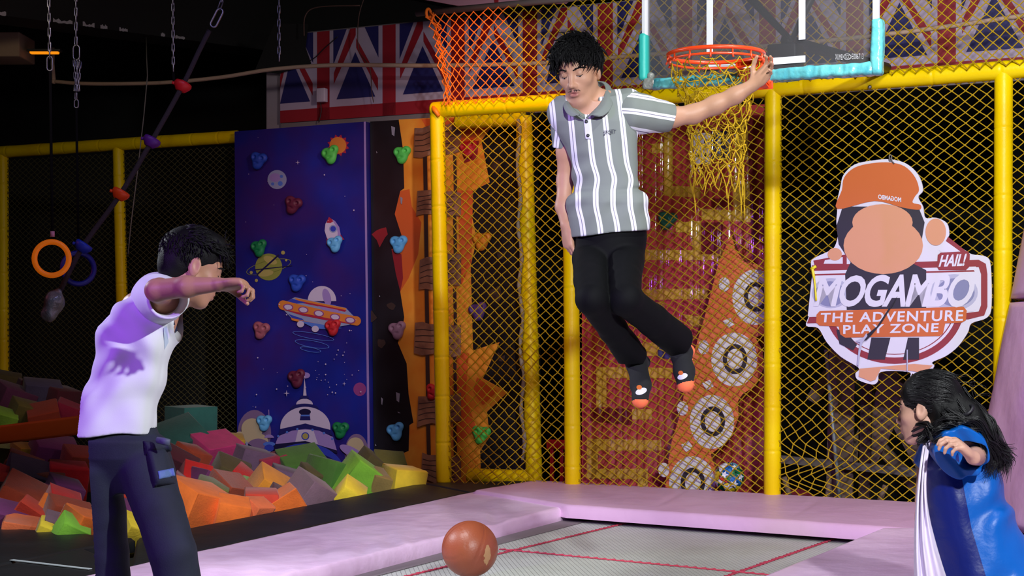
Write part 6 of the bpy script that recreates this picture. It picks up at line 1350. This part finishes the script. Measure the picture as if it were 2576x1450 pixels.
m2 = locks(hc2, HR2, hs2, 800, lambda p: (p.x*2, .35, -.8), lambda p: .022, .0020, 22, lambda p: p.z > -.04 and p.y < -.005 and p.z < .08 and not (abs(p.x) > .045 and p.z < .03 and p.y > -.035), el=EL2, lift=.010, grav=.3, jit=.3, seg=4)
m.add(m2.v, m2.f); m.build('hair_locks', HAIR, hair2)
# T-shirt
TS = mat('white_cotton', (226, 228, 234), .85, bump=(500, .2, .001))
S = SDF(K(150, 1115, -.28), K(495, 690, .36), .0036)
rw = [(712, 404, 468), (722, 384, 474), (740, 340, 476), (762, 304, 474), (800, 272, 464), (840, 250, 448), (880, 236, 434), (920, 225, 421), (960, 214, 409), (1000, 202, 400), (1040, 186, 393), (1080, 170, 391), (1120, 162, 395)]
S.stack(rows_px(rw, BD, ([700, 760, 850, 1000, 1120], [.055, .095, .105, .11, .125]), ([700, 1000, 1100], [4.87, 4.82, 4.80])), .02, pw=2.25)
A_ = K(165, 1096); B_ = K(393, 1091); S.half(A_, ((B_-A_).z, 0, -(B_-A_).x), .004); S.stack(rows_px([(1072, 190, 374), (1130, 182, 378)], BD, .084), .004, 's')
S.cone(hc2+HR2 @ Vector((0, -.03, -.09)), K(452, 736, .06), .060, .046, .01, 's')
def folds2(x):
    px = HX+F*x[:, 0]/x[:, 1]; py = HY-F*(x[:, 2]-CAMZ)/x[:, 1]
    return .009*np.sin((px*.9-py*.5)/15+1.5*np.sin(py/50))*np.exp(-((py-850)/130)**2)+.006*np.sin((py*.8+px*.5)/13+2*np.sin(px/40))*np.exp(-((py-930)/110)**2)+.009*np.sin((py+px*.45)/15)*np.exp(-((px-235)/40)**2)*np.exp(-((py-960)/60)**2)+.004*np.sin(px/21)*np.exp(-((py-1060)/70)**2)+.013*vnoise(x, 17, 13, (1, 1, .6))+.0035*np.exp(-((px-410-.15*(900-py))/5)**2)
S.warp(folds2); shirt2 = sdf_obj(S, 't_shirt', TS, kt, smooth=2); bvt = bvh_of(shirt2)
def pxsleeve(a, b, ra, rb, n_, cav, off=(0, 0, 0), tip=None): 
    S = SDF(np.minimum(a, b)-max(ra, rb)-.05, np.maximum(a, b)+max(ra, rb)+.06, .003); u = (Vector(b)-Vector(a)).normalized()
    S.cone(a, b, ra, rb, .002); S.cone(b, Vector(b)+u*.09, rb, rb, .002); S.half(b, n_, .003); off = Vector(off); tr_ = tip or rb-.0055; S.cone(Vector(b)+off*.4-u*.10, Vector(b)+off, rb-.010 if cav is None else cav, tr_, .003, 's'); S.cone(Vector(b)+off, Vector(b)+off+u*.12, tr_, tr_, .003, 's'); S.warp(lambda x: .003*vnoise(x, 28, 9)); return S
sdf_obj(pxsleeve(K(398, 752, .03), K(424, 753, -.17), .082, .058, (.10, -1, -.05), .045), 'sleeve', TS, kt, smooth=2)
sdf_obj(pxsleeve(K(345, 795, .12), K(280, 848, .15), .062, .05, (-.6, .2, -.75), None), 'sleeve', TS, kt, smooth=2)
# chest graphic seen at the right flank
NV = mat('tee_navy', (34, 44, 84), .8); m = MB()
for q, mi in (([(436, 806), (442, 803), (447, 832), (441, 838)], 0), ([(412, 826), (420, 820), (424, 862), (414, 880)], 1)):
    r = [surf(bvt, x, y, .003) for x, y in q]
    if all(p is not None for p in r): m.poly(r, mi)
if m.v: m.build('chest_graphic', [NV, mat('tee_pale_blue', (186, 200, 222), .85)], shirt2)
# cargo trousers
CT = mat('navy_twill', (34, 40, 58), .8, bump=(260, .35, .002), var=(12, (29, 34, 50)))
S = SDF(K(140, 1765, -.42), K(620, 1060, .34), .0042)
S.stack(rows_px([(1062, 190, 384), (1092, 182, 396), (1106, 174, 418), (1150, 177, 430), (1190, 184, 438), (1240, 215, 415)], BD, ([1062, 1094, 1108, 1150, 1240], [.085, .092, .108, .10, .04])), .03)
S.chain([K(242, 1180, -.01), K(257, 1290, .02), K(269, 1395, .04), K(279, 1500, .05), K(288, 1718, .06)], [.074, .069, .0665, .064, .068], .012)
S.chain([K(366, 1185, -.03), K(398, 1280, -.06), K(436, 1390, -.09), K(455, 1500, -.08), K(478, 1735, -.05)], [.080, .071, .067, .066, .070], .010)
S.half(K(288, 1712, .06), (0, 0, -1), .003, (K(200, 1790, -.05), K(372, 1650, .3))); S.half(K(478, 1722, -.05), (0, 0, -1), .003, (K(376, 1790, -.3), K(610, 1650, .1)))
S.warp(lambda x: .005*vnoise(x, 14, 17, (1.2, 1, .7))+.0028*vnoise(x, 36, 18)); tr2 = sdf_obj(S, 'cargo_trousers', CT, kt, smooth=2); bvc = bvh_of(tr2)
def patch(q, n1, n2, lift, th, name, mt_, par, bv):
    tl, tr_, br, bl = [np.array(v, float) for v in q]; g = []; last = None
    for j in range(n2):
        r = []
        for i in range(n1):
            u = i/(n1-1); v = j/(n2-1); p = (tl*(1-u)+tr_*u)*(1-v)+(bl*(1-u)+br*u)*v; e = min(u, 1-u, v, 1-v); h = surf(bv, p[0], p[1], .003+lift*min(1, e*6+.15))
            if h is None: h = P(p[0], p[1], (last.y if last else BD))
            last = h; r.append(h)
        g.append(r)
    m = MB(); sheet(m, g, th, 2); return m.build(name, mt_, par)
pk = patch([(364, 1122), (424, 1118), (443, 1216), (388, 1226)], 6, 8, .022, .012, 'cargo_pocket', CT, tr2, bvc)
patch([(362, 1110), (426, 1106), (431, 1136), (367, 1144)], 5, 3, .03, .008, 'pocket_flap', CT, tr2, bvc)
bvp = bvh_of(pk); lb = patch([(398, 1186), (436, 1178), (440, 1198), (401, 1206)], 5, 3, .004, .003, 'pocket_label', mat('label_blue', (96, 124, 178), .7, bump=(300, .6, .002)), tr2, bvp)
m = MB(); m.tube([K(396, 1108, -.10), K(412, 1111, -.13), K(427, 1114, -.13)], [.010, .011, .010], 8, flat=.6); m.build('belt_tab', mat('tab_grey', (84, 92, 112), .6), tr2)
for q, r in (((288, 1716, .06), 0), ((478, 1728, -.05), 1)):
    b_ = K(*q); S = SDF(b_-Vector((.12, .16, .12)), b_+Vector((.2, .2, .12)), .004); fl_ = -.09
    S.chain([b_+Vector((0, 0, .06)), Vector((b_.x, b_.y, -.02))], [.04, .038], .02); S.chain([Vector((b_.x-.03, b_.y-.01, fl_+.026)), Vector((b_.x+.06, b_.y+.04, fl_+.03)), Vector((b_.x+.14, b_.y+.08, fl_+.022))], [.034, .034, .028], .02)
    S.half((0, 0, fl_-.004), (0, 0, -1), .004); sdf_obj(S, 'sock', SB_, kt, smooth=1)

# ================================================================== girl in blue at the right
GD = 5.2
Q = lambda x, y, d=0.0: P(x, y, GD+d)
SKIN3 = skin_mat('skin_fair', (206, 158, 138), (176, 100, 98))
gt = thing('person', tuple(P(2480, 1604, 5.2)), 'person with long black hair in shiny blue tunic and pale lilac scarf', 'person')
hc3 = Q(2332, 1030, .0); th = math.radians(37); HR3 = frame((-math.cos(th), math.sin(th)), 6, 2); hs3 = .95
S = SDF(Q(2235, 1640, -.42), Q(2690, 905, .32)+Vector((0, .05, 0)), .0036)
S.stack(rows_px([(1090, 2365, 2465), (1120, 2350, 2480), (1180, 2345, 2500), (1260, 2350, 2520), (1340, 2355, 2555), (1450, 2370, 2600), (1540, 2385, 2620)], GD+.02, .09), .02)
S.chain([hc3+HR3 @ Vector((0, -.02, -.05)), Q(2385, 1112, .02)], [.045, .05], .02); S.cone(Q(2385, 1100, .04), Q(2440, 1105, -.06), .05, .055, .03); S.cone(Q(2385, 1100, .04), Q(2370, 1120, .14), .05, .05, .03)
S.chain([Q(2440, 1112, -.02), Q(2456, 1146, -.12), Q(2448, 1152, -.27)], [.046, .032, .0225], .015)
hand(S, Q(2448, 1152, -.27), (-.70, -.36, .60), (-.45, .25, -.85), .88, -1, (38, 42, 46, 50), .10, .4, .021)
S.chain([Q(2370, 1125, .15), Q(2330, 1190, .22), Q(2318, 1260, .14)], [.04, .03, .022], .01); hand(S, Q(2318, 1260, .14), (-.2, -.1, -1), (1, -.2, 0), .8, 1, (25, 28, 30, 34), .03)
S.chain([Q(2450, 1540), Q(2400, 1500, -.25), Q(2420, 1596, -.12)], [.07, .055, .04], .01); S.chain([Q(2540, 1540, .05), Q(2470, 1500, .2), Q(2500, 1596, .18)], [.07, .055, .04], .01)
add_head(S, hc3, HR3, hs3, .95, wx=.95, mouth_open=.0015)
body3 = sdf_obj(S, 'body', SKIN3, gt, smooth=1, attrs=head_attr(hc3, HR3, hs3)); bv3 = bvh_of(body3); face_hair(gt, bv3, hc3, HR3, hs3, False)
HAIRG = mat('glossy_black_hair', (13, 12, 15), .40, bump=(200, .4, .002), spec=.45)
# hair: cap swept back, knot, long waves
S = SDF(Q(2255, 1215, -.2), Q(2560, 900, .25), .0036)
HE3 = lambda p, r, k=.01, mode='u': HE(p, r, k, mode, hc3, HR3, hs3)
HE3((0, -.02, .044), (.083, .108, .090), .01); HE3((0, -.07, -.02), (.074, .06, .075), .02)
HE3((0, .12, -.035), (.066, .075, .088), .01, 's'); HE3((0, .05, -.115), (.12, .10, .06), .01, 's')
for s in (-1, 1): HE3((s*.09, .012, -.025), (.03, .034, .042), .006, 's')
tail = [Q(2418, 1030, -.06), Q(2446, 1050, -.08), Q(2468, 1090, -.09), Q(2492, 1120, -.08), Q(2508, 1160, -.09)]; S.chain(tail, [.05, .045, .043, .036, .02], .02)
S.chain([Q(2345, 1085, -.07), Q(2385, 1078, -.10), Q(2440, 1086, -.10), Q(2480, 1120, -.09)], [.018, .026, .03, .02], .02)
S.warp(lambda x: .004*vnoise(x, 60, 2, (1, 1, .6))+.003*vnoise(x, 130, 4)); hair3 = sdf_obj(S, 'hair', HAIR, gt, smooth=1)
m = locks(hc3, HR3, hs3, 1000, lambda p: (p.x*1.0, -1.0, -.12 if p.z < .1 else .1), lambda p: .075, .0019, 31, lambda p: p.z > -.01 and p.y > -.055 and not (p.y > .075 and p.z < .06) and not (abs(p.x) > .055 and p.z < .03 and p.y > -.01), el=((0, -.018, .042), (.083, .107, .09)), lift=.002, grav=.15, jit=.10, seg=8)
rr = np.random.RandomState(8)
guides = [[(2405, 1000, -.07), (2436, 1036, -.11), (2470, 1080, -.12), (2492, 1120, -.12), (2500, 1165, -.11), (2488, 1192, -.12)], [(2420, 985, -.04), (2455, 1030, -.09), (2490, 1080, -.10), (2505, 1130, -.09), (2530, 1152, -.09), (2536, 1172, -.09)], [(2330, 1098, -.08), (2318, 1112, -.09), (2345, 1085, -.10), (2390, 1066, -.13), (2440, 1085, -.13), (2478, 1118, -.12)],
    [(2380, 1040, -.10), (2420, 1062, -.14), (2452, 1070, -.14), (2478, 1108, -.12), (2500, 1140, -.10), (2494, 1190, -.1)], [(2305, 1075, -.06), (2330, 1070, -.10), (2352, 1082, -.11), (2380, 1062, -.13), (2420, 1072, -.13), (2460, 1100, -.13)], [(2440, 1010, .0), (2470, 1060, -.02), (2500, 1110, -.04), (2522, 1150, -.06), (2518, 1180, -.07), (2505, 1195, -.08)]]
for gi, g in enumerate(guides):
    for cl in range(5 if gi in (2, 4) else 14):                              # each guide carries clumps of strands that curl together
        co = rr.normal(size=3)*np.array((.015, .014, .015)); ph_ = rr.uniform(0, 6.28); am = rr.uniform(.003, .010); fq_ = rr.uniform(.35, .6); cut = rr.uniform(.78, 1.0)
        for k in range(13):
            o_ = co+rr.normal(size=3)*.0032; base = catmull([Q(*q)+Vector(o_*(.5+.2*i)) for i, q in enumerate(g)], 5); n_ = max(6, int(len(base)*min(1, cut*rr.uniform(.92, 1.05)))); sp = rr.normal(size=3)*.004
            pts = [p+Vector((am*math.sin(i*fq_+ph_), am*math.cos(i*fq_*.8+ph_), am*math.sin(i*fq_*1.1+ph_*2)))+Vector(sp*(i/len(base))**2*2) for i, p in enumerate(base[:n_])]
            r = rr.uniform(.0010, .0021); m.tube(pts, [r*(1-(i/len(pts))**3*.9) for i in range(len(pts))], 4, flat=.7)
for k in range(9):                                   # flyaway wisps
    a_ = Q(2420+rr.uniform(-20, 40), 965+rr.uniform(-20, 40), rr.uniform(-.08, .08)); m.tube(catmull([a_, a_+Vector((.02+rr.uniform(0, .02), 0, .004)), a_+Vector((.05, rr.uniform(-.02, .02), rr.uniform(-.05, .0)))], 4), [.0008]*9, 4)
m.build('hair_locks', HAIRG, hair3)
m = MB(); m.torus(Q(2432, 1034, -.12), (.6, .2, -.7), .022, .006, 20, 8); m.build('hair_tie', mat('tie_black', (24, 22, 30), .5), gt)
# tunic
SAT = mat('blue_satin', (0, 88, 176), .42, bump=(16, .4, .012), spec=.32); NAV = mat('navy_satin', (12, 26, 96), .3, bump=(30, .2, .004), spec=.7)
S = SDF(Q(2290, 1606, -.3), Q(2690, 1050, .34), .004)
rw = [(1078, 2362, 2462), (1092, 2345, 2482), (1120, 2338, 2494), (1160, 2332, 2508), (1200, 2328, 2520), (1250, 2328, 2534), (1300, 2330, 2550), (1350, 2336, 2578), (1400, 2346, 2602), (1450, 2356, 2625), (1540, 2370, 2650), (1600, 2372, 2660)]
S.stack(rows_px(rw, GD+.02, ([1078, 1120, 1200, 1600], [.07, .105, .115, .19])), .02, pw=2.2)
S.cone(Q(2440, 1112, -.03), Q(2400, 1112, .04), .07, .06, .03)
S.cone(hc3+HR3 @ Vector((0, -.03, -.1)), Q(2382, 1100, .02), .062, .05, .01, 's')
def folds3(x):
    px = HX+F*x[:, 0]/x[:, 1]; py = HY-F*(x[:, 2]-CAMZ)/x[:, 1]
    return .009*np.sin((px*.8+py*.55)/17+1.4*np.sin(py/34))*np.exp(-((px-2520)/60)**2)+.006*np.sin((px-py*.25)/16)*(py > 1180)*.7+.008*vnoise(x, 15, 23, (1, 1, .6))+.003*vnoise(x, 34, 24)
S.warp(folds3)
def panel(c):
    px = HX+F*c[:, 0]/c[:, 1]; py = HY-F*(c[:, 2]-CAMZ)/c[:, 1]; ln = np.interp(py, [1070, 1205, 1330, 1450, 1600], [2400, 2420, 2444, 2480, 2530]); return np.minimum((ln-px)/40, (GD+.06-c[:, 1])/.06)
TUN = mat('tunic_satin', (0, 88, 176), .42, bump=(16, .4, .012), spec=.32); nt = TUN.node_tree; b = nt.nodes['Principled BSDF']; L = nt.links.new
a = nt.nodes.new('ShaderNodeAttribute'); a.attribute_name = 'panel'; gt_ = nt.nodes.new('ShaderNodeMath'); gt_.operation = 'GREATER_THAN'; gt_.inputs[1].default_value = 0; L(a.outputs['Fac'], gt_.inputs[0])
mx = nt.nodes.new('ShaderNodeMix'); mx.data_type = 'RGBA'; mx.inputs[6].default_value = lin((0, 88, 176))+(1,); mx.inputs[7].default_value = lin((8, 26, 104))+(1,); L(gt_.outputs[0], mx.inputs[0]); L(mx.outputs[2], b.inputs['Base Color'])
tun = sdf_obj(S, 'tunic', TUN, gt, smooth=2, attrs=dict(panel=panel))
a_ = Q(2405, 1110, .04); b_ = Q(2420, 1142, -.16); S = pxsleeve(a_, b_, .094, .084, (-.15, -1, -.30), .045, (.034, 0, -.006), .048); S.warp(lambda x: .004*np.sin((x[:, 0]*1.2+x[:, 2])*75)); sdf_obj(S, 'sleeve', SAT, gt, smooth=2)
S = pxsleeve(Q(2375, 1115, .12), Q(2335, 1180, .22), .07, .06, (-.5, .3, -.8), None); sdf_obj(S, 'sleeve', SAT, gt, smooth=2)
# scarf
m = MB(); rows = []
for y, x0, x1, x2, x3, d in ((1096, 2326, 2331, 2336, 2342, -.05), (1140, 2318, 2324, 2331, 2336, -.10), (1190, 2311, 2318, 2326, 2331, -.12), (1250, 2305, 2314, 2324, 2332, -.13), (1310, 2301, 2313, 2326, 2341, -.15), (1370, 2299, 2314, 2332, 2356, -.17), (1430, 2299, 2318, 2342, 2374, -.19), (1500, 2302, 2324, 2354, 2396, -.20), (1590, 2306, 2330, 2364, 2410, -.21)):
    rows.append([Q(x0, y, d+.06), Q((x0+x1)/2, y, d), Q(x1, y, d+.035), Q((x1+x2)/2, y, d-.012), Q(x2, y, d+.02), Q((x2+x3)/2, y, d-.006), Q(x3, y, d+.04)])
sheet(m, rows, .004, 4); m.build('scarf', mat('lilac_chiffon', (218, 206, 232), .7, bump=(200, .15, .001), sheen=.3), gt)
for q in ((2420, 1598, -.14), (2500, 1598, .16)):
    b_ = Q(*q); S = SDF(b_-Vector((.2, .12, .1)), b_+Vector((.12, .12, .14)), .005); S.chain([Vector((b_.x, b_.y, .10)), Vector((b_.x+.02, b_.y, .05)), Vector((b_.x-.07, b_.y+.03, .042)), Vector((b_.x-.13, b_.y+.05, .036))], [.04, .04, .034, .026], .02); S.half((0, 0, .012), (0, 0, -1), .004); sdf_obj(S, 'sock', SB_, gt, smooth=1)
